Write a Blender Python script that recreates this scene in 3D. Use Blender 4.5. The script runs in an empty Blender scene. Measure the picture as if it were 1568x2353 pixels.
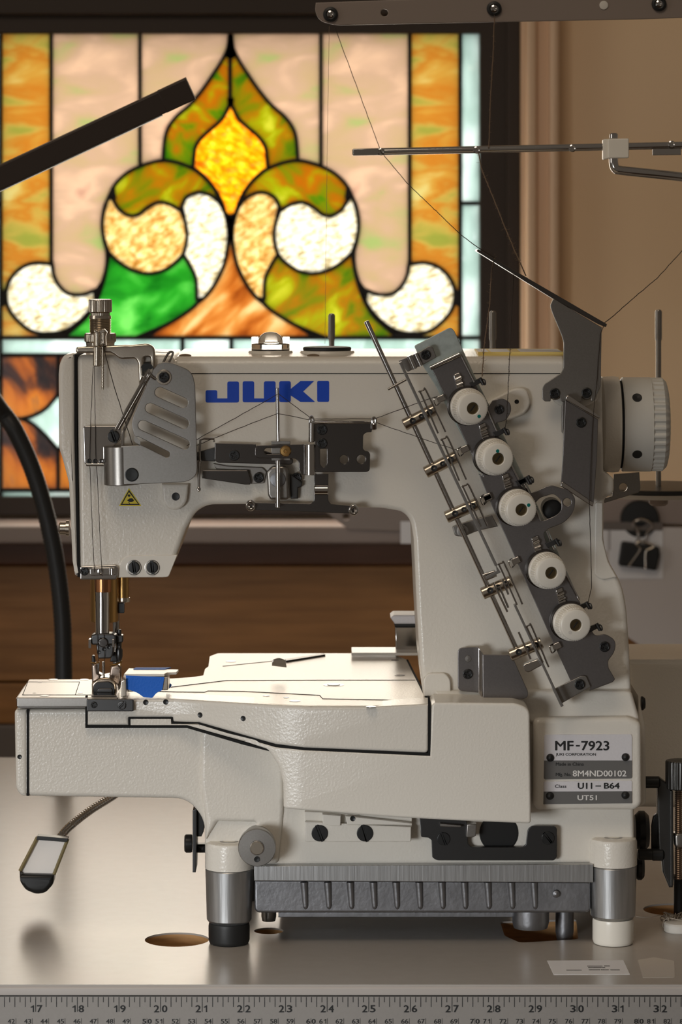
import bpy, bmesh, math, random
from mathutils import Vector, Matrix
from mathutils.geometry import tessellate_polygon
random.seed(7)
SC = bpy.context.scene
COL = SC.collection
# ---------------------------------------------------------------- camera, light, exposure
# photograph frame 1568 x 2353; lengths in mm; height 0 = table top; Y = 0 plane is 2090 mm from the lens
F, D0, CX, YH, HC, TZ = 7500.0, 2090.0, 784.0, 500.0, 467.6, 0.75
cam_d = bpy.data.cameras.new('camera'); cam = bpy.data.objects.new('camera', cam_d); COL.objects.link(cam)
cam.location = (0, -D0 * .001, TZ + HC * .001); cam.rotation_euler = (math.pi / 2, 0, 0)
cam_d.sensor_fit = 'VERTICAL'; cam_d.sensor_height = 36; cam_d.lens = F / 2353 * 36
cam_d.shift_y = -(2353 / 2 - YH) / 2353; cam_d.clip_start = .05; cam_d.clip_end = 50
cam_d.dof.use_dof = True; cam_d.dof.focus_distance = 2.09; cam_d.dof.aperture_fstop = 17
SC.camera = cam
SC.view_settings.view_transform = 'Standard'; SC.view_settings.look = 'None'
SC.view_settings.exposure = 0.0; SC.view_settings.gamma = 1.0
try: SC.view_settings.use_curve_mapping = False
except Exception: pass
wd = bpy.data.worlds.new('room_ambience'); SC.world = wd; wd.use_nodes = True
bg = wd.node_tree.nodes['Background']; bg.inputs[0].default_value = (.95, .80, .65, 1); bg.inputs[1].default_value = .11


def lamp(name, loc, target, size, power, col, size_y=None, spread=math.pi):
    d = bpy.data.lights.new(name, 'AREA'); d.energy = power; d.color = col; d.size = size; d.spread = spread
    if size_y: d.shape = 'RECTANGLE'; d.size_y = size_y
    o = bpy.data.objects.new(name, d); COL.objects.link(o); o.location = loc
    o.rotation_euler = (Vector(target) - Vector(loc)).to_track_quat('-Z', 'Y').to_euler()
    return o


lamp('daylight_outside_window', (-.10, 1.75, 1.15), (-.10, 0, 1.05), 1.3, 25, (1, .98, .95))
lamp('daylight_through_window', (-.115, 1.275, TZ + .42), (-.115, 0, TZ + .36), .50, 2.5, (1, .91, .79), .44)
lamp('ceiling_fill', (-.35, -1.0, 2.55), (-.05, .1, .9), .7, 7.5, (1, .84, .66))  # unseen warm fill added overhead to brighten the machine front
lamp('left_fill', (-2.6, -.9, 1.5), (-.1, .1, .85), 1.0, 7.5, (1, .95, .88))  # added fill from the left, not an actual window
lamp('low_left_fill', (-.70, -1.4, .86), (.0, 0, .60), .45, 1.05, (.95, .98, 1), .3, math.radians(48))  # low narrow fill added to lift the bed front, no window there

# ---------------------------------------------------------------- helpers


def S(y): return (D0 + y) / F
def W(px, py, y): s = S(y); return ((px - CX) * s, y, HC - (py - YH) * s)
def G(px, py, z): s = (HC - z) / (py - YH); return ((px - CX) * s, s * F - D0, z)
def zy(py, y): return HC - (py - YH) * S(y)


def zm(ox, oy, s):
    def f(*pts):
        r = [(ox + p[0] * s, oy + p[1] * s) + ((p[2] * s,) if len(p) > 2 else ()) for p in pts]
        return r
    return f


class Geo:
    def __init__(s, v=None, f=None): s.v = v or []; s.f = f or []; s.m = [0] * len(s.f)
    def __add__(s, o):
        k = len(s.v); r = Geo(s.v + o.v, s.f + [[i + k for i in q] for q in o.f]); r.m = s.m + o.m; return r
    def mat(s, i): s.m = [i] * len(s.f); return s
    def mv(s, d): s.v = [(v[0] + d[0], v[1] + d[1], v[2] + d[2]) for v in s.v]; return s
    def rot(s, c, axis, ang):
        M = Matrix.Translation(c) @ Matrix.Rotation(ang, 4, axis) @ Matrix.Translation([-k for k in c])
        s.v = [tuple(M @ Vector(v)) for v in s.v]; return s


def gsum(l):
    r = Geo()
    for g in l: r = r + g
    return r


def fil(pts, r=0, n=5, bev=0):
    out = []; N = len(pts)
    ar = sum(pts[i - 1][0] * pts[i][1] - pts[i][0] * pts[i - 1][1] for i in range(N))
    for i in range(N):
        p = Vector(pts[i][:2]); rr = pts[i][2] if len(pts[i]) > 2 else r
        if rr <= 0: out.append(tuple(p)); continue
        a = Vector(pts[i - 1][:2]); b = Vector(pts[(i + 1) % N][:2])
        la = (a - p).length; lb = (b - p).length
        if bev:
            e1 = (p - a) / max(la, 1e-6); e2 = (b - p) / max(lb, 1e-6); cz = e1.x * e2.y - e1.y * e2.x
            if cz * ar > 0:
                need = bev * math.tan(min(2.6, math.atan2(abs(cz), e1.dot(e2))) / 2) * 1.35
                if rr < need: rr = need
                if min(la, lb) * .48 < need * .8: out.append(tuple(p)); continue
        d = min(rr, la * .48, lb * .48)
        pa = p + (a - p) * (d / la); pb = p + (b - p) * (d / lb)
        for k in range(n + 1):
            t = k / n; out.append(tuple(pa * (1 - t) ** 2 + p * 2 * t * (1 - t) + pb * t * t))
    return out


def cr(pts, n=6, closed=False):
    P = [Vector(p) for p in pts]; N = len(P); out = []
    for i in range(N if closed else N - 1):
        p1, p2 = P[i], P[(i + 1) % N]
        p0 = P[i - 1] if (closed or i > 0) else p1
        p3 = P[(i + 2) % N] if (closed or i + 2 < N) else p2
        for k in range(n):
            t = k / n
            out.append(tuple(.5 * (2 * p1 + (p2 - p0) * t + (2 * p0 - 5 * p1 + 4 * p2 - p3) * t * t + (3 * p1 - p0 - 3 * p2 + p3) * t ** 3)))
    if not closed: out.append(tuple(P[-1]))
    return out


def circ(cx, cy, r, n=28, ry=None): return [(cx + r * math.cos(2 * math.pi * k / n), cy + (ry or r) * math.sin(2 * math.pi * k / n)) for k in range(n)]


def capsule(ax, ay, bx, by, r, n=10):
    a = math.atan2(by - ay, bx - ax); o = []
    for k in range(n + 1): t = a - math.pi / 2 + math.pi * k / n; o.append((bx + r * math.cos(t), by + r * math.sin(t)))
    for k in range(n + 1): t = a + math.pi / 2 + math.pi * k / n; o.append((ax + r * math.cos(t), ay + r * math.sin(t)))
    return o


def slab(loops, t, bev, res=3):
    """filled outline with holes, thickness t along w (front at +t/2), rounded edges; returns verts (u,v,w), faces"""
    cu = bpy.data.curves.new('tmp', 'CURVE'); cu.dimensions = '2D'; cu.fill_mode = 'BOTH'
    bev = min(bev, t * .49)
    cu.extrude = t / 2 - bev; cu.bevel_depth = bev; cu.bevel_resolution = res if bev > 0 else 0; cu.offset = -bev
    for L in loops:
        sp = cu.splines.new('POLY'); sp.points.add(len(L) - 1); sp.use_cyclic_u = True
        for i, p in enumerate(L): sp.points[i].co = (p[0], p[1], 0, 1)
    ob = bpy.data.objects.new('tmp', cu); me = bpy.data.meshes.new_from_object(ob)
    v = [tuple(x.co) for x in me.vertices]; f = [list(p.vertices) for p in me.polygons]
    bpy.data.objects.remove(ob); bpy.data.curves.remove(cu); bpy.data.meshes.remove(me)
    return v, f


def weld(g, dist=1e-4):
    bm = bmesh.new(); vs = [bm.verts.new(p) for p in g.v]
    for q in g.f:
        try: bm.faces.new([vs[i] for i in q])
        except ValueError: pass
    bmesh.ops.remove_doubles(bm, verts=bm.verts, dist=dist)
    bm.verts.index_update()
    r = Geo([tuple(v.co) for v in bm.verts], [[v.index for v in f.verts] for f in bm.faces]); bm.free(); return r


def plate(pts, y, t, bev=.3, r=0, holes=(), warp=None, cuts=(), res=3):
    """front-view outline in photo pixels standing at depth y, real thickness t (mm) going back"""
    s = S(y); L = [fil(pts, r, 5, bev / s)] + [h if isinstance(h, list) else circ(*h) for h in holes]
    v, f = slab(L, t / s, bev / s, res)
    if warp:
        bm = bmesh.new(); vs = [bm.verts.new(p) for p in v]
        for q in f:
            try: bm.faces.new([vs[i] for i in q])
            except ValueError: pass
        for c in cuts:
            bmesh.ops.bisect_plane(bm, geom=bm.verts[:] + bm.edges[:] + bm.faces[:], plane_co=(c, 0, 0), plane_no=(1, 0, 0))
        bm.verts.index_update(); v = [tuple(p.co) for p in bm.verts]; f = [[q.index for q in p.verts] for p in bm.faces]; bm.free()
    out = []
    for u, vv, w in v:
        yy = warp(u) if warp else y
        a = W(u, vv, yy); out.append((a[0], yy + (t / s / 2 - w) * s, a[2]))
    return weld(Geo(out, f))


def prism(xy, z0, z1, bev=.3, r=0, holes=(), res=3):
    v, f = slab([fil(xy, r, 5, bev)] + [h if isinstance(h, list) else circ(*h) for h in holes], abs(z1 - z0), bev, res)
    zc = (z0 + z1) / 2
    return weld(Geo([(a, b, zc + c) for a, b, c in v], f))


def prismx(yz, x0, x1, bev=.3, r=0):
    v, f = slab([fil(yz, r, 5, bev)], abs(x1 - x0), bev)
    xc = (x0 + x1) / 2
    return weld(Geo([(xc + c, a, b) for a, b, c in v], f))


def frame_of(ax):
    ax = Vector(ax).normalized(); h = Vector((0, 0, 1)) if abs(ax.z) < .9 else Vector((1, 0, 0))
    a = ax.cross(h).normalized(); return ax, a, ax.cross(a).normalized()


def lathe(prof, o, ax, n=32, mod=None):
    """prof: (radius, height) along ax from o"""
    ax, a, b = frame_of(ax); o = Vector(o); v = []; f = []
    for (r, h) in prof:
        for k in range(n):
            t = 2 * math.pi * k / n; rr = r * (mod(k, h) if mod else 1)
            v.append(tuple(o + ax * h + a * (rr * math.cos(t)) + b * (rr * math.sin(t))))
    for i in range(len(prof) - 1):
        for k in range(n):
            f.append([i * n + k, i * n + (k + 1) % n, (i + 1) * n + (k + 1) % n, (i + 1) * n + k])
    f.append(list(range(n))[::-1]); f.append([(len(prof) - 1) * n + k for k in range(n)])
    return Geo(v, f)


def rod(a, b, r, n=16, ch=.0):
    a = Vector(a); b = Vector(b); L = (b - a).length; c = min(ch or r * .25, L * .3)
    return lathe([(r - c, 0), (r, c), (r, L - c), (r - c, L)], a, b - a, n)


def tube(P, r, n=10):
    P = [Vector(p) for p in P]; N = len(P); v = []; f = []
    T = [(P[min(i + 1, N - 1)] - P[max(i - 1, 0)]).normalized() for i in range(N)]
    _, a, b = frame_of(T[0])
    for i in range(N):
        a = (a - T[i] * a.dot(T[i])).normalized(); b = T[i].cross(a)
        rr = r[i] if isinstance(r, (list, tuple)) else r
        for k in range(n):
            t = 2 * math.pi * k / n; v.append(tuple(P[i] + a * (rr * math.cos(t)) + b * (rr * math.sin(t))))
    for i in range(N - 1):
        for k in range(n): f.append([i * n + k, i * n + (k + 1) % n, (i + 1) * n + (k + 1) % n, (i + 1) * n + k])
    f.append(list(range(n))[::-1]); f.append([(N - 1) * n + k for k in range(n)])
    return Geo(v, f)


def tpx(pts, r, n=10, sm=0):
    """tube through (px,py,y) points; r in mm"""
    P = [W(*p) for p in pts]
    return tube(cr(P, sm) if sm else P, r, n)


def box(x0, x1, y0, y1, z0, z1, bev=.3): return prism([(x0, y0), (x1, y0), (x1, y1), (x0, y1)], z0, z1, bev)


def txt(s, x0, x1, y0, y1, y, bold=0, t=.06):
    """text fitted to the pixel box x0..x1, y0 (cap top)..y1 (baseline) on the plane y"""
    cu = bpy.data.curves.new('tmp', 'FONT'); cu.body = s; cu.size = 10; cu.extrude = .02; cu.resolution_u = 3
    ob = bpy.data.objects.new('tmp', cu); me = bpy.data.meshes.new_from_object(ob)
    v = [tuple(p.co) for p in me.vertices]; f = [list(p.vertices) for p in me.polygons]
    bpy.data.objects.remove(ob); bpy.data.curves.remove(cu); bpy.data.meshes.remove(me)
    if not v: return Geo()
    xa = min(p[0] for p in v); xb = max(p[0] for p in v); ya = 0 if any(c in 'gyp' for c in s) else min(p[1] for p in v); yb = max(p[1] for p in v)
    out = []
    for a, b, c in v:
        px = x0 + (a - xa) / (xb - xa) * (x1 - x0); py = y1 - (b - ya) / (yb - ya) * (y1 - y0)
        w = W(px, py, y); out.append((w[0], y + (0 if c > 0 else t), w[2]))
    g = Geo(out, f)
    if bold:
        b = bold * S(y); base = g
        for i, (dx, dz) in enumerate(((b, 0), (-b, 0), (0, b * .6), (0, -b * .6))): g = g + Geo(list(base.v), [list(q) for q in base.f]).mv((dx, -.015 * (i + 1), dz))
    return g


# ---------------------------------------------------------------- materials
MATS = {}


def mat(name, col, rough=.5, metal=0, bump=None, var=None, spec=.5, coat=0, trans=0, ior=1.45, aniso=None):
    m = bpy.data.materials.new(name); m.use_nodes = True; nt = m.node_tree; b = nt.nodes['Principled BSDF']
    b.inputs['Base Color'].default_value = (*col, 1); b.inputs['Roughness'].default_value = rough; b.inputs['Metallic'].default_value = metal
    b.inputs['Specular IOR Level'].default_value = spec; b.inputs['Coat Weight'].default_value = coat; b.inputs['Transmission Weight'].default_value = trans; b.inputs['IOR'].default_value = ior
    N = nt.nodes.new; L = nt.links.new
    tc = N('ShaderNodeTexCoord')
    if var:
        sc, amt, stretch = var; mp = N('ShaderNodeMapping'); mp.inputs['Scale'].default_value = stretch; L(tc.outputs['Object'], mp.inputs[0])
        nz = N('ShaderNodeTexNoise'); nz.inputs['Scale'].default_value = sc; nz.inputs['Detail'].default_value = 5; L(mp.outputs[0], nz.inputs['Vector'])
        mx = N('ShaderNodeMix'); mx.data_type = 'RGBA'; L(nz.outputs['Fac'], mx.inputs[0])
        mx.inputs[6].default_value = (*[c * (1 - amt) for c in col], 1); mx.inputs[7].default_value = (*[min(1, c * (1 + amt)) for c in col], 1)
        L(mx.outputs[2], b.inputs['Base Color'])
    if bump:
        sc, st, dist = bump[:3]; nz = N('ShaderNodeTexNoise'); nz.inputs['Scale'].default_value = sc; nz.inputs['Detail'].default_value = 2.5
        if len(bump) > 3: mp2 = N('ShaderNodeMapping'); mp2.inputs['Scale'].default_value = bump[3]; L(tc.outputs['Object'], mp2.inputs[0]); L(mp2.outputs[0], nz.inputs['Vector'])
        else: L(tc.outputs['Object'], nz.inputs['Vector'])
        bp = N('ShaderNodeBump'); bp.inputs['Strength'].default_value = st; bp.inputs['Distance'].default_value = dist
        L(nz.outputs['Fac'], bp.inputs['Height']); L(bp.outputs[0], b.inputs['Normal'])
    MATS[name] = m; return m


def glass(name, cols, scale, stretch, ang=0, lo=.3, hi=.7, ripple=0):
    """leaded art glass: streaky colour in the sheet itself, lets daylight through"""
    m = bpy.data.materials.new(name); m.use_nodes = True; nt = m.node_tree; nt.nodes.clear(); N = nt.nodes.new; L = nt.links.new
    tc = N('ShaderNodeTexCoord'); rt = N('ShaderNodeMapping'); rt.inputs['Rotation'].default_value = (0, ang, 0); L(tc.outputs['Object'], rt.inputs[0])
    mp = N('ShaderNodeMapping'); mp.inputs['Scale'].default_value = stretch; L(rt.outputs[0], mp.inputs[0])
    nz = N('ShaderNodeTexNoise'); nz.inputs['Scale'].default_value = scale; nz.inputs['Detail'].default_value = 4; nz.inputs['Distortion'].default_value = .6; L(mp.outputs[0], nz.inputs['Vector'])
    rp = N('ShaderNodeValToRGB'); L(nz.outputs['Fac'], rp.inputs[0]); e = rp.color_ramp.elements
    for i, c in enumerate(cols):
        p = lo + (hi - lo) * i / max(1, len(cols) - 1)
        x = e[i] if i < 2 else e.new(p)
        x.position = p; x.color = (*c, 1)
    tr = N('ShaderNodeBsdfTranslucent'); L(rp.outputs[0], tr.inputs[0])
    gl = N('ShaderNodeBsdfGlossy'); gl.inputs['Roughness'].default_value = .15
    mx = N('ShaderNodeMixShader'); mx.inputs[0].default_value = .06; L(tr.outputs[0], mx.inputs[1]); L(gl.outputs[0], mx.inputs[2])
    if ripple:
        n2 = N('ShaderNodeTexNoise'); n2.inputs['Scale'].default_value = ripple; n2.inputs['Detail'].default_value = 1; L(mp.outputs[0], n2.inputs['Vector'])
        bp = N('ShaderNodeBump'); bp.inputs['Strength'].default_value = 1; bp.inputs['Distance'].default_value = .01; L(n2.outputs['Fac'], bp.inputs['Height'])
        L(bp.outputs[0], tr.inputs['Normal']); L(bp.outputs[0], gl.inputs['Normal'])
    o = N('ShaderNodeOutputMaterial'); L(mx.outputs[0], o.inputs[0]); MATS[name] = m; return m


def emit(name, col, st):
    m = bpy.data.materials.new(name); m.use_nodes = True; nt = m.node_tree; nt.nodes.clear()
    e = nt.nodes.new('ShaderNodeEmission'); e.inputs[0].default_value = (*col, 1); e.inputs[1].default_value = st
    o = nt.nodes.new('ShaderNodeOutputMaterial'); nt.links.new(e.outputs[0], o.inputs[0]); MATS[name] = m; return m


CR = mat('cream_wrinkle_enamel', (.73, .69, .62), .25, bump=(640, .22, .0010), spec=.5)
CRB = mat('cream_work_surface', (.72, .68, .60), .28, bump=(700, .22, .0010), spec=.5)
CRS = mat('smooth_white_enamel', (.74, .70, .63), .3)
WHP = mat('white_plastic', (.80, .76, .68), .28)
GRP = mat('grey_plastic_wheel', (.58, .56, .51), .45)
CHR = mat('polished_chrome', (.55, .53, .51), .12, 1)
SAT = mat('satin_steel', (.30, .282, .262), .34, 1, var=(900, .12, (1, 1, 1)))
TSA = mat('dark_satin_steel', (.22, .205, .2), .34, 1, var=(900, .12, (1, 1, 1)))
DST = mat('dark_polished_steel', (.15, .14, .135), .2, 1)
BLU = mat('blued_steel', (.075, .074, .074), .32, .9)
BLK = mat('black_oxide', (.012, .012, .012), .35)
GAP = mat('painted_gap_black', (.006, .006, .006), .9)  # strips in this black paint the shade inside open panel gaps
NIK = mat('warm_nickel', (.55, .49, .41), .24, 1)
BRS = mat('oiled_brass', (.42, .25, .09), .3, 1)
BRD = mat('dull_brass', (.16, .125, .07), .4, .9)
ZNC = mat('zinc_plate', (.50, .55, .52), .5, 1, var=(260, .3, (1, 1, 1)), bump=(300, .2, .0005))
ALU = mat('cast_aluminium', (.22, .22, .23), .42, .9, var=(60, .35, (1, 1, 1)), bump=(300, .25, .0006))
ALB = mat('brushed_aluminium', (.43, .43, .43), .36, .9, var=(500, .25, (1, 1, .06)), bump=(700, .2, .0004, (1, 1, .05)))
RUB = mat('black_rubber', (.012, .012, .012), .5)
BLUE = mat('blue_decal_ink', (.005, .06, .50), .35)
TAPE = mat('blue_masking_tape', (.005, .13, .62), .6, bump=(800, .3, .0006))
YEL = mat('warning_yellow', (.75, .58, .02), .4)
LBY = mat('pale_yellow_label', (.80, .62, .20), .5)
LBW = mat('paper_white', (.80, .79, .80), .6)
PLW = mat('plate_silver_white', (.66, .64, .66), .5, var=(900, .06, (1, 1, 1)))
PLG = mat('plate_grey', (.13, .125, .12), .5)
TEAL = mat('teal_dot', (.0, .17, .15), .4)
CLR = mat('clear_plastic', (.98, .97, .95), .08, trans=1, ior=1.22)
LAM = mat('table_laminate', (.42, .385, .35), .27, var=(90, .05, (1, 1, 1)), bump=(900, .06, .0004))
EDG = mat('table_edge_band', (.42, .38, .35), .35)
PLY = mat('plywood_core', (.52, .29, .12), .6, var=(50, .5, (1, 1, 8)))
WOOD = mat('varnished_wood', (.33, .155, .052), .38, var=(7, .6, (1, 1, 14)), spec=.3)
WOODD = mat('dark_red_wood', (.13, .058, .03), .4, var=(7, .4, (1, 1, 12)), spec=.3)
WALL = mat('beige_wall_paint', (.88, .64, .40), .7, bump=(60, .05, .001))
TRIM = mat('beige_gloss_trim', (.80, .56, .37), .45)
FRM = mat('dark_brown_frame', (.040, .026, .018), .5)
LEAD = mat('lead_came', (.014, .011, .009), .6)
SILL = mat('painted_sill', (.30, .24, .21), .45)
RULR = mat('aluminium_rule', (.27, .25, .23), .55, .1, var=(500, .06, (1, 1, 1)))
INK = mat('black_ink', (.01, .01, .01), .6)
INKL = mat('light_stamp', (.78, .76, .73), .6)
THR = mat('brown_black_thread', (.035, .025, .018), .8)
THF = mat('fuzzy_brown_thread', (.17, .115, .075), .9)
LMP = mat('dark_lamp_housing', (.035, .024, .018), .45)
OLV = mat('olive_gold_edge', (.22, .17, .07), .5)
GREY = mat('grey_painted_metal', (.16, .135, .12), .5)
TGR = mat('thread_stand_grey', (.27, .22, .19), .45, .2)
FLR = mat('floor_boards', (.10, .06, .035), .6, var=(5, .4, (8, 1, 1)))
PAP = mat('paper_sheet', (.62, .57, .54), .7)
FELT = mat('white_felt', (.66, .63, .58), .9)
# art glass
gW = glass('clear_rippled_glass', [(.46, .39, .23), (.72, .67, .52), (.86, .85, .79)], 120, (1, 1, 2.4), .25, .36, .56, 60)
gC = glass('straw_hammered_glass', [(.46, .28, .09), (.70, .53, .26), (.82, .74, .54)], 110, (1, 1, 1.8), .5, .36, .62, 50)
gY = glass('amber_hammered_glass', [(.72, .28, .0), (.92, .50, .01), (1, .74, .14)], 110, (1, 1, 1.8), -.6, .36, .64, 60)
gP = glass('pink_opal_glass', [(.40, .46, .25), (.50, .42, .30), (.52, .42, .34), (.62, .50, .40), (.48, .34, .28)], 13, (1, 1, 2.6), .1, .30, .74)
gA = glass('amber_streaky_glass', [(.36, .38, .14), (.50, .42, .18), (.50, .29, .08), (.52, .38, .14), (.56, .52, .30)], 11, (1, 1, 3.4), .05, .33, .68)
gG = glass('olive_streaky_glass', [(.13, .26, .0), (.28, .30, .0), (.44, .25, .0), (.38, .40, .01), (.54, .54, .13)], 20, (1, 1, 2.2), .7, .34, .68)
gL = glass('olive_streaky_glass_leaning', [(.12, .30, .0), (.30, .32, .0), (.48, .22, .0), (.38, .42, .01), (.54, .54, .13)], 20, (1, 1, 2.2), -.6, .34, .68)
gE = glass('emerald_glass', [(.03, .26, .04), (.09, .40, .08), (.30, .60, .24)], 18, (1, 1, 2), .3, .36, .66)
gO = glass('orange_streaky_glass', [(.34, .14, .02), (.50, .25, .07), (.58, .36, .15), (.68, .57, .38)], 18, (3.0, 1, 1), -.75, .36, .66)
gB = glass('brown_swirl_glass', [(.03, .012, .008), (.10, .045, .02), (.42, .20, .02), (.55, .30, .04), (.26, .18, .15)], 14, (2, 1, 1), .4, .34, .68)
gS = glass('aqua_border_glass', [(.42, .52, .48), (.56, .66, .63), (.74, .80, .78)], 16, (1, 1, .6), 0, .36, .66, 40)

# ---------------------------------------------------------------- object builders
WLOC = {}


def mk(name, geo, mats, parent=None, ang=35):
    """links geo (mm) as one mesh object, origin at its middle"""
    if isinstance(mats, bpy.types.Material): mats = [mats]
    me = bpy.data.meshes.new(name); xs = list(zip(*geo.v))
    c = Vector([(min(a) + max(a)) / 2 for a in xs])
    me.from_pydata([(Vector(v) - c) * .001 for v in geo.v], [], geo.f); me.validate()
    for m in mats: me.materials.append(m)
    if len(mats) > 1 and len(me.polygons) == len(geo.m):
        for p, i in zip(me.polygons, geo.m): p.material_index = i
    bm = bmesh.new(); bm.from_mesh(me); bmesh.ops.recalc_face_normals(bm, faces=bm.faces)
    if bm.calc_volume(signed=True) < 0: bmesh.ops.reverse_faces(bm, faces=bm.faces)
    bm.to_mesh(me); bm.free()
    me.shade_smooth()
    try: me.set_sharp_from_angle(angle=math.radians(ang))
    except Exception: pass
    o = bpy.data.objects.new(name, me); COL.objects.link(o)
    wn = o.modifiers.new('weighted_normal', 'WEIGHTED_NORMAL'); wn.keep_sharp = True; wn.weight = 80; wn.mode = 'FACE_AREA'
    L = c * .001 + Vector((0, 0, TZ)); o.location = L
    WLOC[o] = L
    if parent: o.parent = parent; o.matrix_parent_inverse = Matrix.Translation(-WLOC[parent])
    return o


def tag(o, label=None, cat=None, group=None, kind=None):
    if label: o['label'] = label
    if cat: o['category'] = cat
    if group: o['group'] = group
    if kind: o['kind'] = kind
    return o


def root(name, loc, label=None, cat=None, group=None, kind=None):
    o = bpy.data.objects.new(name, None); COL.objects.link(o); o.empty_display_size = .02
    o.location = Vector(loc) * .001 + Vector((0, 0, TZ)); WLOC[o] = o.location.copy(); return tag(o, label, cat, group, kind)


# ================================================================ the room
YW = 1300.0     # depth of the window wall


def wq(px, py, y=YW): return W(px, py, y)


ZF = -750.0
fl = mk('floor', box(-2200, 2200, -2600, 1420, ZF - 40, ZF, 0), FLR); tag(fl, kind='structure')
# wall with the window opening
wl = mk('wall_back', plate([(-3000, -2200), (4200, -2200), (4200, 3400), (-3000, 3400)], YW + 4, 90, 0, holes=[[(-90, 20), (1195, 20), (1195, 1186), (-90, 1186)]]), WALL); tag(wl, kind='structure')
# window
win = root('window_1', wq(520, 1186), kind='structure')
fr = plate([(-140, -60), (1196, -60), (1196, 1186), (-140, 1186)], YW - 14, 50, 2.0, holes=[[(-44, 77), (1103, 77), (1103, 1143), (-44, 1143)]])
fr = fr + plate([(-160, -110), (1215, -110), (1215, 33), (-160, 33)], YW - 24, 60, 2)
fr = fr + plate([(1166, 33), (1197, 33), (1197, 1186), (1166, 1186)], YW - 22, 60, 2)
mk('window_frame', fr, FRM, win)


def mir(P): return [(1060 - x, y) for x, y in P][::-1]


C1 = cr([(527, 84), (524, 110), (510, 140), (490, 171), (466, 206), (438, 240), (407, 267), (388, 292), (379, 320), (375, 369)])
C2 = cr([(529, 232), (525, 246), (511, 273), (490, 293), (467, 313), (451, 334), (446, 361), (444, 388)])
BLB = cr([(444, 388), (460, 399), (482, 420), (498, 441), (511, 468), (519, 491), (531, 497)])
LTOP = cr([(246, 462), (262, 428), (283, 405), (307, 389), (340, 376), (375, 369), (412, 375), (444, 388), (465, 402), (487, 425), (500, 447), (504, 462)])
LBOT = cr([(253, 448), (262, 462), (275, 482), (296, 495), (318, 493), (339, 477), (364, 465), (389, 469), (416, 484)])
LDRP = cr([(416, 484), (421, 466), (432, 451), (457, 442), (482, 448), (502, 462)])
CIRR = cr([(416, 484), (426, 512), (430, 544), (425, 573), (421, 584)])
CIRB = cr([(421, 584), (407, 601), (378, 621), (343, 629), (307, 622), (275, 604), (250, 580)])
CIRL = cr([(250, 580), (239, 548), (235, 512), (240, 478), (246, 462), (253, 448)])
DRPL = cr([(421, 584), (436, 609), (449, 637), (452, 666), (452, 690)])
DRPR = cr([(502, 462), (513, 480), (521, 503), (526, 537), (523, 573), (514, 612), (496, 650), (474, 680), (452, 698)])
GRNB = cr([(452, 698), (440, 710), (411, 730), (375, 750), (339, 765), (312, 776)])
GRNL = cr([(150, 772), (182, 745), (203, 724), (221, 694), (232, 666), (240, 640), (246, 610), (250, 580)])
CRSO = cr([(120, 607), (82, 604), (50, 615), (25, 640), (14, 673), (20, 709), (42, 738), (71, 760), (107, 767), (150, 760), (182, 739), (207, 713), (221, 690), (230, 661)])
CRSI = cr([(230, 661), (211, 670), (186, 677), (157, 674), (136, 656), (124, 632), (120, 607)])
PNKR = cr([(246, 462), (238, 490), (235, 520), (239, 550), (246, 580), (245, 612), (238, 640), (230, 661)])
pane = []   # (outline px, glass)
L_ = [
    (C1 + LTOP[31:43] + C2[::-1] + [(529, 140)], gL),
    (LTOP[6:] + LDRP[::-1] + LBOT[::-1], gG),
    (CIRR + CIRB[1:] + CIRL[1:] + LBOT[1:-1], gC),
    (LDRP + DRPR[1:] + DRPL[::-1] + CIRR[::-1][1:-1], gW),
    (CIRB[::-1] + DRPL[1:] + GRNB[1:] + [(150, 774)] + GRNL[1:-1], gE),
    (CRSO[:-1] + CRSI[:-1], gW),
    ([(118, 78), (322, 78), (322, 383)] + [p for p in LTOP[:18][::-1] if p[0] < 322] + PNKR[1:] + CRSI[1:], gP),
    ([(322, 78), (527, 78)] + C1 + [p for p in LTOP[::-1] if 322 < p[0] < 374], gP),
    ([(2, 78), (118, 78), (118, 607)] + [p for p in CRSO if p[1] < 700 and p[0] < 119] + [(2, 690)], gA),
    ([(2, 692), (17, 700)] + [p for p in CRSO if p[1] > 709 and p[0] < 110] + [(118, 776), (2, 776)], gA),
]
for P, g in L_: pane.append((P, g))
for i, (P, g) in enumerate(L_):
    q = {0: gG, 1: gL, 2: gW, 3: gC, 4: gG, 5: gW}.get(i, g); pane.append((mir(P), q))
pane.append((BLB + mir(BLB)[1:] + mir(C2)[1:] + C2[1:-1], gY))
cen = [p for p in DRPR if p[1] > 560] + GRNB[1:]
pane.append(([(530, 552)] + cen + mir(cen), gO))
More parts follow.
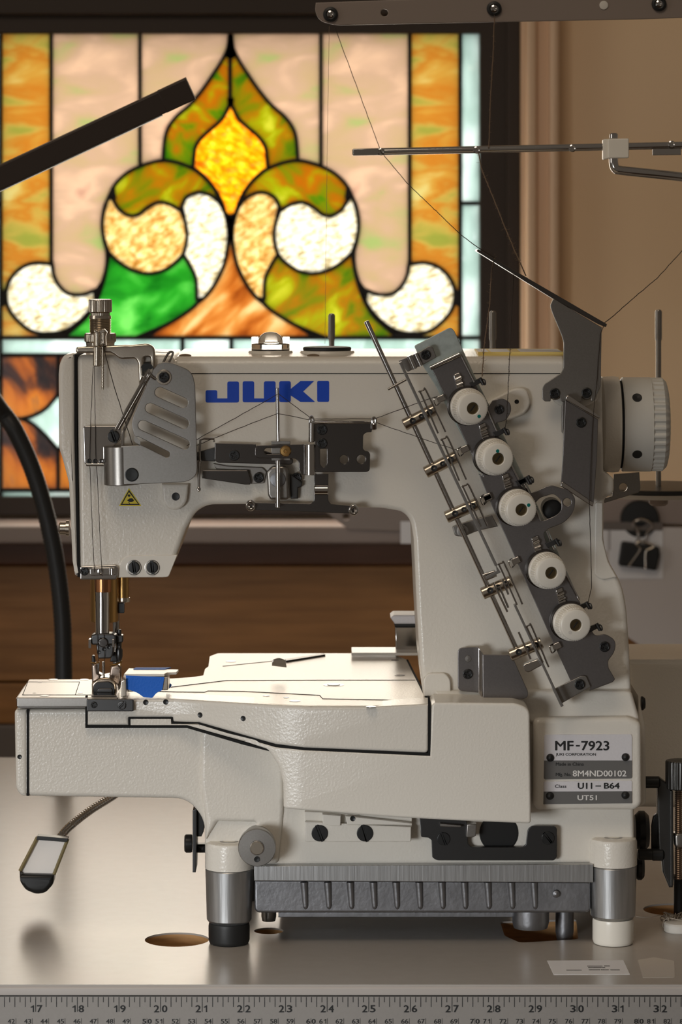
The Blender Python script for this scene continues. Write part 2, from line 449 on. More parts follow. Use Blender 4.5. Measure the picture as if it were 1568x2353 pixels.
# pale border strips and the lower rows
for x0, x1, ys in ((-44, 2, (78, 470, 776, 1132, 1143)), (1058, 1103, (78, 467, 776, 1132, 1143))):
    for a, b in zip(ys[:-2], ys[1:-1]): pane.append(([(x0, a), (x1, a), (x1, b), (x0, b)], gS))
for x0, x1 in ((2, 532), (532, 1058)):
    pane.append(([(x0, 776), (x1, 776), (x1, 816), (x0, 816)], gS))
    pane.append(([(x0, 1126), (x1, 1126), (x1, 1143), (x0, 1143)], gS))
H1 = cr([(134, 905), (106, 938), (76, 955), (50, 962)]); H2 = cr([(50, 962), (76, 975), (106, 1002), (134, 1035)])
for k in range(4):
    x = 264 * k
    sh = lambda P: [(p[0] + x, p[1]) for p in P]
    fl_ = lambda P: [(268 + 2 * x - p[0], p[1]) for p in P]
    up_, dn_ = sh([(2, 816), (134, 816)] + H1 + [(2, 962)]), sh([(2, 962)] + H2 + [(134, 1126), (2, 1126)])
    for P in (up_, dn_): pane.append((P, gB)); pane.append((fl_(P)[::-1], gB))
    pane.append((sh(H1[::-1]) + fl_(sh(H1))[1:] + fl_(sh(H2))[1:] + sh(H2[::-1])[1:-1], gS))
for P, g in pane:
    Q = [P[0]]
    for p in P[1:]:
        if (Vector(p) - Vector(Q[-1])).length > .8: Q.append(p)
    if (Vector(Q[0]) - Vector(Q[-1])).length < .8: Q.pop()
    try: mk('glass_pane', plate(Q, YW, 3, 0), g, win)
    except Exception as ex: print('pane', ex)
ld = Geo()
RL = 2.35


def came(P, r=RL):
    return tube([wq(x, y, YW + 1.5) for x, y in P], r, 8)


for C in (C1, C2, BLB, LTOP, LBOT, LDRP, CIRR, CIRB, CIRL, DRPL, DRPR, GRNB, GRNL, CRSO, CRSI, PNKR):
    ld = ld + came(C) + came(mir(C))
for a, b in (((118, 70), (118, 608)), ((322, 70), (322, 383)), ((942, 70), (942, 608)), ((738, 70), (738, 383)), ((2, 70), (2, 1150)), ((1058, 70), (1058, 1150)),
             ((-44, 776), (1103, 776)), ((2, 816), (1058, 816)), ((2, 1126), (1058, 1126)), ((532, 776), (532, 816)), ((1058, 467), (1103, 467)), ((-44, 470), (2, 470)), ((-44, 868), (2, 868)), ((1058, 1132), (1103, 1132)),
             ((529, 125), (529, 235)), ((420, 776), (420, 816))):
    ld = ld + came([a, b], 2.5)
for k in range(4):
    x = 264 * k
    for H in (H1, H2): ld = ld + came([(p[0] + x, p[1]) for p in H]) + came([(268 + x - p[0], p[1]) for p in H])
    for a in (134, 266): ld = ld + came([(a + x, 816), (a + x, 905 if a == 134 else 1126)]) + (came([(134 + x, 1035), (134 + x, 1126)]) if a == 134 else Geo())
    ld = ld + came([(2 + x, 962), (50 + x, 962)]) + came([(218 + x, 962), (266 + x, 962)])


def web(P): return plate(P, YW - 1.6, 6, .3)


for P in ([(524, 78), (536, 78), (538, 100), (543, 130), (530, 136), (517, 130), (522, 100)], [(522, 225), (538, 225), (536, 248), (530, 240), (524, 248)],
          [(520, 490), (531, 500), (540, 490), (534, 520), (537, 556), (530, 552), (523, 556), (526, 520)],
          [(255, 430), (264, 430), (268, 458), (253, 452), (246, 462)], [(408, 482), (420, 468), (428, 500), (416, 490)],
          [(500, 444), (508, 470), (518, 490), (510, 480), (498, 460)], [(453, 684), (470, 682), (452, 705), (438, 716), (450, 700)],
          [(240, 560), (250, 570), (246, 600), (243, 590)], [(3, 672), (14, 660), (14, 700), (3, 706)], [(90, 766), (107, 762), (150, 766), (160, 776), (85, 776)],
          [(236, 640), (228, 662), (216, 690), (214, 672)], [(345, 768), (385, 748), (345, 774), (300, 776)], [(440, 380), (446, 384), (470, 402), (446, 394)],
          [(112, 600), (122, 596), (126, 620), (118, 612)], [(368, 374), (375, 362), (384, 372)]):
    ld = ld + web(P) + web(mir(P))
mk('lead_came', ld, LEAD, win)
# casing, sill, panelling
tr = plate([(1197, -300), (1287, -300), (1287, 1420), (1197, 1420)], YW - 30, 60, 5) + plate([(1208, -300), (1235, -300), (1235, 1420), (1208, 1420)], YW - 40, 30, 5) + plate([(1262, -300), (1286, -300), (1286, 1420), (1262, 1420)], YW - 42, 30, 5)
t1 = mk('trim_1', tr, TRIM); tag(t1, kind='structure')
s0 = wq(0, 1208, YW - 90)[2]
sl = mk('trim_2', box(wq(-600, 0)[0], wq(1190, 0)[0], YW - 90, YW + 40, s0 - 19, s0, 4), SILL); tag(sl, kind='structure')
apron = mk('trim_3', plate([(-600, 1246), (1190, 1246), (1190, 1300), (-600, 1300)], YW - 22, 24, 3), WOODD); tag(apron, kind='structure')
for i, (a, b) in enumerate(((1300, 1566), (1570, 1664))):
    w = mk('trim_%d' % (4 + i), plate([(-700, a), (2200, a), (2200, b), (-700, b)], YW - 12, 15, 2), WOOD); tag(w, kind='structure')
w = mk('baseboard_back', plate([(-700, 1666), (2200, 1666), (2200, 2900), (-700, 2900)], YW - 16, 20, 3), GREY); tag(w, kind='structure')

# ================================================================ the sewing table
tb = root('sewing_table', (0, 300, ZF), 'grey laminate sewing table with cut-outs under the sewing machine', 'table')
E = -100.0


def ell(cx, cy, rpx):
    g = G(cx, cy, 0); return g[0], g[1], rpx * S(g[1])


h1 = ell(407, 2159, 74); h2 = ell(618, 2139, 34); h3 = ell(1545, 2090, 66)
rc = [G(x, y, 0)[:2] for x, y in ((1150, 2118), (1325, 2112), (1330, 2158), (1195, 2166), (1160, 2150))]
rc = fil(rc, 4)
hl = [circ(h1[0], h1[1], h1[2], 48), circ(h2[0], h2[1], h2[2], 32), circ(h3[0], h3[1], h3[2], 40), rc]
top = prism([(-560, E), (760, E), (760, 737), (-560, 737)], -1.2, 0, 0, holes=hl)
mk('table_top', top, LAM, tb)
core = prism([(-560, E + 2), (760, E + 2), (760, 737), (-560, 737)], -34, -1.25, 0, holes=hl)
mk('plywood_core', core, PLY, tb)
prof = [(E + 2.2, -.02), (E + .6, -.6), (E - .8, -2.2), (E - 1.2, -6), (E - 1.2, -36), (E + 2.2, -36)]
mk('edge_band', prismx(prof, -560, 760, 0), EDG, tb)
for x, y in ((-520, 20), (720, 20), (-520, 690), (720, 690)):
    mk('leg', box(x - 22, x + 22, y - 22, y + 22, ZF, -34, 2), GREY, tb)

# ruler along the front edge
yr = E - 2.6
rl = root('steel_ruler', W(800, 2330, yr), 'long grey metal ruler with inch and centimetre marks along the table front', 'ruler')
mk('ruler_blade', plate([(-180, 2290), (1750, 2290), (1750, 2385), (-180, 2385)], yr, 1.2, .2), RULR, rl)
mk('top_edge', plate([(-180, 2287.6), (1750, 2287.6), (1750, 2290.6), (-180, 2290.6)], yr + .1, 1.2, .1), BLK, rl)
mkg = Geo()


def bar(x0, x1, y0, y1, y, t=.08):
    a = W(x0, y0, y); b = W(x1, y1, y)
    return box(a[0], b[0], y, y + t, b[2], a[2], 0)


ppi = (1518 - 82) / 15.0
for k in range(16 * 8, 34 * 8):
    x = 82 + (k / 8 - 17) * ppi
    if not -20 < x < 1590: continue
    l = 2325 if k % 8 == 0 else (2314 if k % 2 == 0 else 2303)
    mkg = mkg + bar(x - .9, x + .9, 2291, l, yr - .05)
def dig(c, x0, x1, y0, y1, b):
    if c != '1': return txt(c, x0, x1, y0, y1, yr - .05, b)
    k = (y1 - y0) / 16; x0 = x1 - 8 * k
    return plate([(x1 - 3.3 * k, y1), (x1 - 3.3 * k, y0 + 5 * k), (x0, y0 + 5.6 * k), (x0, y0 + 3.4 * k), (x0 + 2.4 * k, y0 + 2.6 * k), (x1 - 2.6 * k, y0), (x1, y0), (x1, y1)], yr - .05, .1, 0)


for n in range(17, 33):
    x = 82 + (n - 17) * ppi; a, b = str(n)
    mkg = mkg + dig(a, x - 15, x - 3.5, 2310, 2326, .8) + dig(b, x + 3.5, x + (15 if b != '1' else 11.5), 2310, 2326, .8)
pc = ppi / 2.54
for n in range(41, 84):
    x = 36.5 + (n - 42) * pc
    mkg = mkg + bar(x - .6, x + .6, 2340, 2353, yr - .05)
    a, b = str(n)
    if n % 10: mkg = mkg + dig(a, x - 18.5, x - 11, 2341.5, 2352, .35) + dig(b, x - 10, x - 2.5, 2341.5, 2352, .35)
    else: mkg = mkg + dig(a, x - 10.5, x - 2, 2341.5, 2352, .7) + dig('0', x + 2, x + 10.5, 2341.5, 2352, .7)
mk('printed_scale', mkg, INK, rl)

# taped card label
zt = .05
cd = [G(x, y, 0) for x, y in ((1258, 2208), (1433, 2207), (1448, 2239.5), (1273, 2240))]
lb = root('card_label', cd[0], 'small white printed card taped flat near the right front of the table', 'label')
mk('card', prism([c[:2] for c in cd], 0.02, .25, 0), LBW, lb)
ln = Geo()
for x0, x1, y in ((1350, 1385, 2220), (1389, 1402, 2219.6), (1352, 1391, 2223.4), (1353.5, 1379, 2228.4), (1381, 1400, 2228.4), (1403, 1425, 2228.6), (1302, 1337, 2229.2)):
    x = x0
    while x < x1:
        w = random.uniform(1.2, 3); q = [G(x, y - .9, .26), G(min(x + w, x1), y - .9, .26), G(min(x + w, x1) + .6, y + .9, .26), G(x + .6, y + .9, .26)]
        ln = ln + prism([c[:2] for c in q], .25, .27, 0); x += w + .5
mk('printed_lines', ln, INK, lb)
CLT = mat('clear_tape_film', (.60, .56, .51), .12, spec=.6)
q = [G(x, y, 0) for x, y in ((1466, 2206), (1504, 2200), (1550, 2208), (1552, 2246), (1478, 2247))]
tag(mk('tape_strip', prism([c[:2] for c in q], .02, .12, 0, 2), CLT), 'glossy strip of clear tape on the table right of the white card', 'tape')

# ================================================================ the coverstitch machine
M = root('sewing_machine', (0, 60, 0), 'cream industrial coverstitch sewing machine on four feet on the table', 'sewing machine')
YA = 18.0       # front of the arm
YB = 12.0       # front of the base casting


def yf(x):
    P = [(0, 8), (400, 8), (560, -11), (700, -24), (1500, -24)]
    for (a, ya), (b, yb) in zip(P, P[1:]):
        if x <= b: return ya + (yb - ya) * max(0, (x - a)) / (b - a)
    return -24


CUTS = [400, 480, 560, 630, 700]


def screw(px, py, y, r, m=BLK, kind='x', name='screw', par=M, ang=.4, t=1.6):
    c, s_ = math.cos(ang), math.sin(ang)
    k = .16; l = .62
    P = [(-l, -k), (-k, -k), (-k, -l), (k, -l), (k, -k), (l, -k), (l, k), (k, k), (k, l), (-k, l), (-k, k), (-l, k)] if kind == 'x' else [(-.98, -.1), (.98, -.1), (.98, .1), (-.98, .1)]
    if kind == 's': P = [(-.9, -.11), (.9, -.11), (.9, .11), (-.9, .11)]
    hole = [(px + r * (a * c - b * s_), py + r * (a * s_ + b * c)) for a, b in P]
    g = plate(circ(px, py, r, 28), y - t, t, min(.6, r * S(y) * .3), holes=[hole]) + plate(circ(px, py, r * .93, 24), y - t * .45, t * .45 + .4, 0)
    return mk(name, g, m, par)


def dark_disc(px, py, y, r, par=M, name='hole_shade_disc', m=BLK, ax=(0, -1, 0)):  # by default a black surface disc painting the dark of an open hole
    a = W(px, py, y)
    R = r * S(y)
    g = lathe([(R * 1.04, -.3), (R * 1.04, .06), (R * .94, .14), (R * .8, .05), (0.01, .04)], a, ax, 24)
    return mk(name, g, m, par)


# ---- base casting, bed arm
cast = [(50, 1630), (50, 1830, 8), (430, 1836, 34), (470, 1884, 26), (472, 2000), (583, 2000), (583, 1989), (1352, 1985), (1352, 1998), (1460, 1998), (1458, 1860), (1472, 1850), (1476, 1672, 12), (1456, 1602), (1450, 1588), (1002, 1588), (1000, 1650), (455, 1650), (430, 1628)]
mk('base_casting', plate(cast, YB, 110, 3.2), CR, M)
mk('bed_end_cover', plate([(33, 1630, 4), (62, 1630), (62, 1830), (48, 1829, 10), (36, 1812, 10)], YB - .6, 84, 2.2), CR, M)
mk('seam', plate([(61, 1631), (67, 1631), (67, 1829), (61, 1829)], YB - .25, 80, 0), GAP, M)
dark_disc(45, 1739, YB - .6, 5)
# shoulder bulge rising from the base to the bed
mk('base_shoulder', plate([(478, 1650), (652, 1650), (652, 1862), (640, 1986), (590, 1986), (588, 1890), (500, 1888), (474, 1930), (472, 1880, 20), (460, 1800, 20), (462, 1690)], YB - 3, 40, 2.9, 4), CR, M)
# nameplate block
mk('name_plate_block', plate([(1226, 1650, 12), (1440, 1648), (1475, 1660, 14), (1476, 1850, 16), (1460, 1862, 6), (1236, 1862, 12), (1226, 1850)], 2, 70, 3.4), CR, M)
# front cover: the bulging panel below the work surface
fc = [(455, 1664), (634, 1716), (700, 1723), (988, 1736), (992, 1622), (1000, 1614), (1190, 1616, 16), (1218, 1630, 16), (1221, 1893, 5), (1050, 1886), (900, 1878), (720, 1864), (652, 1858, 3), (651, 1800), (642, 1762, 10), (622, 1730, 10), (585, 1706), (520, 1690), (455, 1670)]
mk('front_cover', plate(fc, -24, 44, 1.6, warp=yf, cuts=CUTS), CR, M)
# upper bed cover with the work surface
zB = 158.2
FT = [(272, 1606), (400, 1606), (560, 1616), (700, 1624), (860, 1624.2), (986, 1618)]
bc = [(200, 1606), (200, 1667), (296, 1667), (296, 1649, 2), (396, 1649, 2), (397, 1659, 2), (458, 1661), (634, 1711), (700, 1719), (985, 1731, 3), (986, 1618)] + FT[::-1][1:]
mk('bed_front', plate(bc, -24, 30, 2.0, warp=yf, cuts=CUTS), CR, M)
tp = [(268, 1606), (400, 1606), (560, 1616), (700, 1624), (860, 1624), (986, 1612), (973, 1590), (936, 1516), (900, 1501), (500, 1501), (482, 1508), (479, 1531), (471, 1537), (467, 1552), (440, 1556), (395, 1559), (282, 1562)]
TOPP = [G(x, y, zB)[:2] for x, y in tp]
TOPP = [(a, b + (4.5 if b < 12 else 0)) for a, b in TOPP]
mk('bed_strip', plate([(300, 1652), (393, 1652), (394, 1664), (455, 1665), (632, 1719), (612, 1720), (560, 1703), (430, 1666.5), (300, 1666.5)], 8.3, 6, .3, warp=lambda x: yf(x) + .3, cuts=CUTS), CR, M)
mk('bed_plate', prism(TOPP, zB - 12, zB, .3, 2), CRB, M)
# column platform and slot
mk('seam', plate([(984, 1598), (990, 1614), (991, 1738), (700, 1724), (632, 1717), (455, 1664), (455, 1660), (634, 1711), (700, 1718), (984, 1730)], -23.2, 3, 0, warp=lambda x: yf(x) + .6, cuts=CUTS), GAP, M)
mk('seam', plate([(196, 1600), (201, 1600), (201, 1667), (430, 1667), (560, 1705), (620, 1722), (618, 1726), (558, 1711), (430, 1673), (196, 1673)], 8, 4, 0, warp=lambda x: yf(x) + .2, cuts=CUTS), GAP, M)
mk('seam', plate([(295, 1668), (295, 1648), (397, 1648), (399, 1659), (458, 1661), (458, 1664), (396, 1662), (394, 1651), (299, 1651), (299, 1668)], 8.2, 4, 0), GAP, M)
sl2 = [G(x, y, zB + .15)[:2] for x, y in ((934, 1516), (938, 1515), (976, 1590), (989, 1613), (985, 1614), (972, 1592))]
mk('seam', prism(sl2, zB - 1, zB + .15, 0), GAP, M)


def topline(P, w=.35, z=zB):
    Q = [G(x, y, z + .02) for x, y in P]
    return tube(Q, w, 6)


mk('plate_seam', topline([(284, 1579), (395, 1579), (520, 1564), (760, 1563), (955, 1563)]) + topline([(340, 1588), (400, 1590), (470, 1591), (478, 1588), (560, 1589), (735, 1598), (742, 1606), (900, 1609), (970, 1609)]), GAP, M)
for x, y, r in ((767, 1574, 24), (678, 1611, 13), (853, 1624, 12), (919, 1552, 12), (908, 1517, 9), (612, 1599, 8), (658, 1603, 7), (531, 1520, 12)):
    a = G(x, y, zB); k = r * S(a[1])
    if r == 24:
        mk('countersunk_screw', lathe([(k, -.2), (k, .15), (k * .8, .2), (k * .62, .1), (k * .6, .5), (.01, .55)], a, (0, 0, 1), 28), DST, M)
    else: mk('screw_recess', lathe([(k, -.2), (k, .18), (k * .75, .2), (.01, .1)], a, (0, 0, 1), 24), DST, M)
mk('fabric_guide_tab', plate([(625, 1530), (626, 1516, 5), (640, 1511, 6), (656, 1516, 7), (659, 1534)], 100, 1.2, .4), CHR, M)
q = [G(x, y, zB + 1.5)[:2] for x, y in ((655, 1513), (745, 1500), (748, 1502.5), (658, 1517))]
mk('work_plate_edge', prism(q, zB, zB + 1.2, 0) + topline([(512, 1531), (570, 1525), (640, 1518)], .3), BLK, M)
for x, y in ((335, 1614), (381, 1613), (460, 1643), (559, 1651)): dark_disc(x, y, yf(x), 6, ax=(0, -1, 0) if x < 400 else (-.42, -1, 0))

# needle plate (steel) and front clamp block
np_ = [G(x, y, zB + 1)[:2] for x, y in ((38, 1603), (198, 1603), (272, 1603), (272, 1568), (278, 1561), (66, 1561))]
mk('needle_plate', prism(np_, zB - 5, zB + 1, .6, 1), SAT, M)
mk('needle_plate_body', plate([(37, 1605), (197, 1605), (197, 1627), (40, 1628, 4)], 8.4, 60, .8), ALB, M)
mk('plate_seam', topline([(52, 1597), (64, 1567), (183, 1567), (173, 1597), (52, 1597)], .25, zB + 1) + topline([(173, 1597), (212, 1597)], .25, zB + 1), GAP, M)
for x, y, r in ((102, 1599, 11), (122, 1561.6, 11), (194, 1561.6, 10), (92, 1568, 5), (79, 1592, 4), (185, 1592, 6)):
    a = G(x, y, zB + 1); k = r * S(a[1])
    mk('screw_recess', lathe([(k, -.2), (k, .15), (k * .8, .18), (.01, .1)], a, (0, 0, 1), 24), DST, M)
mk('clamp_block', plate([(199, 1606, 4), (307, 1607, 4), (307, 1635, 3), (199, 1635, 3)], 3.6, 5, .6), BLU, M)
screw(216, 1620, 3.7, 7.5, BLK, 'x', t=.8); screw(280, 1621, 3.7, 10, BLU, '-', ang=-.8, t=.8)
mk('feed_plate', prism([G(x, y, zB + 1)[:2] for x, y in ((210, 1600), (268, 1600), (270, 1588), (212, 1588))], zB, zB + 1.6, .3), DST, M)

# ---- arm, head and column
arm = [(176, 815, 5), (395, 817, 4), (402, 830), (1296, 830), (1298, 824), (1374, 824, 10), (1384, 868), (1388, 1084), (1412, 1100, 8), (1412, 1134, 14), (1390, 1146, 8), (1387, 1240, 20), (1398, 1288, 20), (1430, 1342, 26), (1441, 1400, 20), (1447, 1490), (1453, 1610), (975, 1610), (965, 1520), (958, 1400), (951, 1240), (944, 1196, 14), (926, 1176, 16), (880, 1168, 12), (570, 1159), (478, 1160, 24), (450, 1176, 18), (428, 1216), (405, 1278), (388, 1320, 6), (380, 1326, 4), (190, 1331, 6), (182, 1322)]
mk('arm_body', plate(arm, YA, 105, 3.4), CR, M)
zt_, zs = zy(826, YA), zy(857, YA)
mk('arm_top_cover', prismx([(YA - .7, zs), (YA - .7, zt_ - 1, 3), (YA + 5, zt_ + 1.6, 3), (YA + 50, zt_ + 3.2), (YA + 100, zt_ + 3), (YA + 105, zt_ - 2), (YA + 105, zs)], W(405, 0, YA)[0], W(1296, 0, YA)[0], 1), CR, M)
mk('seam', plate([(408, 856.2), (1294, 856.2), (1294, 859), (408, 859)], YA - .25, 2, 0), GAP, M)
mk('face_cover', plate([(136, 836, 10), (146, 816, 8), (168, 812, 3), (172, 813), (172, 1000), (180, 1325), (172, 1322, 6), (166, 1290), (158, 1110), (142, 1050, 10), (135, 1030, 8), (134, 860)], YA - .4, 100, 2.6), CR, M)
mk('seam', plate([(171, 815), (176.5, 815), (176.5, 1000), (184, 1326), (178, 1326), (171, 1000)], YA - .2, 100, 0), GAP, M)
Z6 = zm(0, 1100, .3189)
mk('head_lower_plate', plate(Z6((857, 712), (860, 625), (880, 580, 20), (930, 553, 20), (1278, 550), (1215, 708, 18), (1170, 711)), YA - .7, 3, .5), CRS, M)
for x in (308, 350):
    mk('screw_well', lathe([(5.0, -.5), (5.0, .9), (4.5, 1.0), (4.4, .5)], W(x, 1304, YA), (0, -1, 0), 28), SAT, M)
    screw(x, 1304, YA - .4, 13.5, BLK, '-', ang=1.45)
mk('screw_lug', plate(Z6((1165, 40), (1358, 40), (1345, 180, 60), (1275, 232, 60), (1205, 215, 50), (1172, 150, 20)), YA - 5, 10, 1.6), CR, M)
dark_disc(404, 1141, YA - 5, 9)
Z3 = zm(800, 680, .287)
mk('screw_lug', plate(Z3((1100, 860), (1330, 735, 60), (1430, 740, 60), (1470, 860, 70), (1420, 950, 60), (1260, 1010, 20), (1120, 980)), YA - 5, 10, 1.6), CR, M)
dark_disc(1188, 923, YA - 5, 5)
mk('screw_lug', plate([(1278, 880), (1372, 880), (1378, 918, 14), (1350, 934, 14), (1286, 934, 14), (1268, 916, 10)], YA - 6, 10, 1.6), CR, M)
# left head side nuts
a = W(160, 1214, YA + 30)
mk('side_screw', lathe([(3, 0), (5.2, .2), (5.2, 2.2), (4.2, 2.4), (4.2, 6), (3.2, 7)], a, (-1, 0, 0), 24), NIK, M)
# column relief panels
mk('column_panel', plate([(1368, 1152, 10), (1386, 1156), (1386, 1240), (1398, 1290), (1418, 1326), (1386, 1334, 12), (1366, 1322, 12)], YA - 1.0, 8, .98), CR, M)
mk('column_tab', plate([(975, 1600), (973, 1560, 8), (985, 1547, 10), (1024, 1547, 12), (1036, 1562, 8), (1037, 1600)], YA - 4, 5, 1), CR, M)
mk('column_foot', plate([(1100, 1588), (1452, 1588), (1474, 1662), (1400, 1668), (1222, 1664)], YB - 3, 40, 2.8, 4), CR, M)

# brand name: blue lettering
Z2 = zm(420, 820, .3061)
lt = [Z2((335, 185, 16), (423, 185, 16), (423, 343, 16), (172, 343, 16), (172, 250, 16), (260, 250, 16), (260, 312), (335, 312)),
      Z2((450, 183, 16), (537, 183, 16), (537, 312), (610, 312), (610, 183, 16), (698, 183, 16), (698, 341, 16), (450, 341, 16)),
      Z2((725, 182, 16), (812, 182, 16), (812, 240), (885, 181), (987, 181), (905, 260), (995, 339), (885, 339), (812, 290), (812, 340, 16), (725, 340, 16)),
      Z2((1010, 180, 14), (1100, 180, 14), (1100, 338, 14), (1010, 338, 14))]
tag(mk('brand_lettering', gsum([plate(l, YA - .12, .3, 0) for l in lt]), BLUE, M), 'blue block capital lettering')
# warning triangle
Z1 = zm(100, 670, .2551)
wt = mk('warning_sticker', plate(Z1((770, 1768, 8), (884, 1932, 10), (678, 1932, 10)), YA - .12, .3, 0), YEL, M); tag(wt, 'yellow warning triangle sticker')
mk('black_border', plate(Z1((770, 1784), (868, 1922), (694, 1922)), YA - .2, .2, 0, holes=[Z1((770, 1806), (852, 1913), (710, 1913))]), INK, wt)
mk('hand_symbol', gsum([plate(Z1(*p), YA - .2, .2, 0) for p in (
    ((757, 1838), (762, 1828), (778, 1828), (785, 1838), (772, 1852)), ((752, 1880), (775, 1864), (800, 1862), (815, 1878), (812, 1888), (795, 1896), (775, 1896)), ((764, 1898), (770, 1896), (780, 1910), (774, 1912)))]), INK, wt)

# ---- things on the arm top
zat = zt_ + 2.4


def toppt(px, y, dz=0): return (W(px, 0, y)[0], y, zat + dz)


mk('oil_cap_boss', lathe([(14, -1), (15, 0), (14.2, 1.6), (13, 1.9)], toppt(622, 60), (0, 0, 1), 36), CR, M)
og = lathe([(12.6, 0), (12.6, 4), (11, 4.6), (8.2, 4.8), (8, 7), (6.6, 9.6), (4.2, 11.4), (1.5, 12), (.01, 12.1)], toppt(622, 60, 1.9), (0, 0, 1), 40)
for k in (0, 1): c_ = toppt(622, 60, 1.9); og = og + (box(c_[0] - 12.5, c_[0] - 8, c_[1] - 1.2, c_[1] + 1.2, c_[2] + 4, c_[2] + 9, .6) if k else box(c_[0] + 8, c_[0] + 12.5, c_[1] - 1.2, c_[1] + 1.2, c_[2] + 4, c_[2] + 9, .6))
tag(mk('oil_sight_dome', og, CLR, M), 'clear plastic domed oil sight cap')
mk('oil_cap_boss', lathe([(18, -1), (18.4, 0), (17.4, 1.6), (16.4, 1.8)], toppt(752, 60), (0, 0, 1), 40), CR, M)
tag(mk('black_disc_cap', lathe([(15.4, 0), (15.9, .6), (15.9, 1.8), (15.2, 2.4), (.01, 2.6)], toppt(752, 60, 1.7), (0, 0, 1), 40), RUB, M), 'flat black disc cap')
for px in (720, 425):
    a = W(px, 818, YA + 6); mk('screw_recess', lathe([(4, -.6), (4, .5), (3, .6), (.01, .5)], (a[0], a[1] + 4, zt_ + 1.6), (0, -.25, 1), 24), SAT, M)
yl = [(W(1098, 0, 40)[0], YA + 14), (W(1293, 0, 40)[0], YA + 14), (W(1293, 0, 40)[0], YA + 70), (W(1098, 0, 40)[0], YA + 70)]
cl = mk('caution_label', prism(yl, zt_ + 1.9, zt_ + 4.2, 0), LBY, M); tag(cl, 'yellow and white caution label on the top cover')
for a, b in ((1100, 1122), (1128, 1172), (1196, 1290)):
    mk('white_text_panel', prism([(W(a, 0, 40)[0], YA + 17), (W(b, 0, 40)[0], YA + 17), (W(b, 0, 40)[0], YA + 60), (W(a, 0, 40)[0], YA + 60)], zt_ + 4.2, zt_ + 4.35, 0), LBW, cl)

# ---- handwheel on the right
hw = root('handwheel', W(1460, 975, 68)); hw.parent = M; hw.matrix_parent_inverse = Matrix.Translation(-WLOC[M])
hx = lambda px: W(px, 0, 68)[0]
hc = W(1400, 975, 68)
def hl_(prof, m, name, n=48, mod=None): return mk(name, lathe([(r, hx(p) - hx(1384)) for p, r in prof], (hx(1384), 68, hc[2]), (1, 0, 0), n, mod), m, hw)
hl_([(1376, 29), (1384, 31.5), (1408, 31.8), (1421, 31.4), (1423, 30.2), (1424, 20)], CR, 'wheel_hub')
hl_([(1420, 29), (1434, 29)], GAP, 'gap_ring')
hl_([(1428, 24), (1428, 30.4), (1431, 31.2), (1494, 31.2), (1495, 30.6), (1500, 24)], GRP, 'wheel_rim')
hl_([(1493, 29.2), (1494, 30.9), (1521, 30.9), (1530, 28.5), (1534, 24), (1535, 6)], GRP, 'grip_rim', 144, lambda k, h: 1.0 if (k % 4) < 2 else .965)
for dz in (-18, 19): 
    a = (hx(1457), 68 - math.sqrt(31.2 ** 2 - dz * dz), hc[2] + dz + .0)
    mk('wheel_hole_disc', lathe([(3.2, -.8), (3.2, .25), (2.9, .3), (.01, .0)], a, Vector((0, a[1] - 68, dz)), 20), BLK, hw)  # hole's inner shade painted as a black disc on the rim
# bracket under the wheel
mk('wheel_bracket', plate([(1411, 1090), (1470, 1085), (1473, 1124, 4), (1468, 1132, 4), (1390, 1156), (1388, 1146), (1408, 1140)], 90, 2.4, .4, holes=[(1433, 1120, 9.5)]), SAT, M)

# ---- feet and oil pan
for (cx_, top_, b1, b2, fm, nm) in ((527, 1945, 2006, 2130, RUB, 'black rubber foot'), (1409, 1936, 1998, 2120, WHP, 'white plastic foot')):
    c = W(cx_, 2050, 15.5); R = 15.6
    z = lambda py: zy(py, 0)
    mk('corner_boss', lathe([(R - 3, z(top_) + 1), (R - .8, z(top_)), (R, z(top_) - 2), (R, z(b1) + .4), (R - 1, z(b1))], (c[0], 15.5, 0), (0, 0, 1), 40), CR, M)
    mk('corner_post', lathe([(R - .6, z(b1)), (R - .2, z(b1) - .6), (R - .6, z(b1) - 14), (R - 1.1, z(b2) + 2), (R - 2.6, z(b2))], (c[0], 15.5, 0), (0, 0, 1), 40), ALB, M)
    f = mk('foot', lathe([(12.9, z(b2)), (13.3, z(b2) - 2), (13.3, 2.5), (12.5, .4), (11.5, 0)], (c[0], 13.6, 0), (0, 0, 1), 40), fm, M); tag(f, nm)
    mk('boss_screw', lathe([(6, 0), (6, .5), (4, .6), (3.4, .2), (.01, .2)], (c[0], 12, z(top_) + .6), (0, 0, 1), 24), SAT, M)
for x in (527, 1409):
    c = W(x, 2050, 15.5)
    mk('foot', lathe([(12, 34), (13.3, 20), (13.3, 2), (12.5, 0)], (c[0] * .97, 150, 0), (0, 0, 1), 28), RUB, M)
mk('pan_rail', plate([(584, 1990), (1364, 1986), (1364, 2028), (584, 2024)], 5.5, 130, .4), ALB, M)
mk('oil_pan', plate([(585, 2022), (1358, 2026), (1358, 2092, 6), (1350, 2098, 6), (592, 2098, 6), (585, 2090, 6)], 9, 130, 1.6), ALU, M)
mk('under_pan_blocker', box(W(640, 0, 60)[0], W(1180, 0, 60)[0], 72, 140, 5, 40, 1), ALU, M)  # hidden box added to block window light passing under the pan
mk('pan_skirt', plate([(640, 2096), (1180, 2096), (1180, 2108), (640, 2108)], 24, 100, .5), ALU, M)
for x in (700, 754, 806, 859, 911, 964, 1016, 1068, 1122, 1176, 1228):
    a = W(x - 1, 2024, 9.4); b = W(x + 3, 2090, 9.4)
    mk('pan_rib', lathe([(1.2, 0), (2.6, .8), (1.9, 16), (1.3, 17.6), (.4, 18.4)], a, Vector(b) - Vector(a), 16), ALU, M)
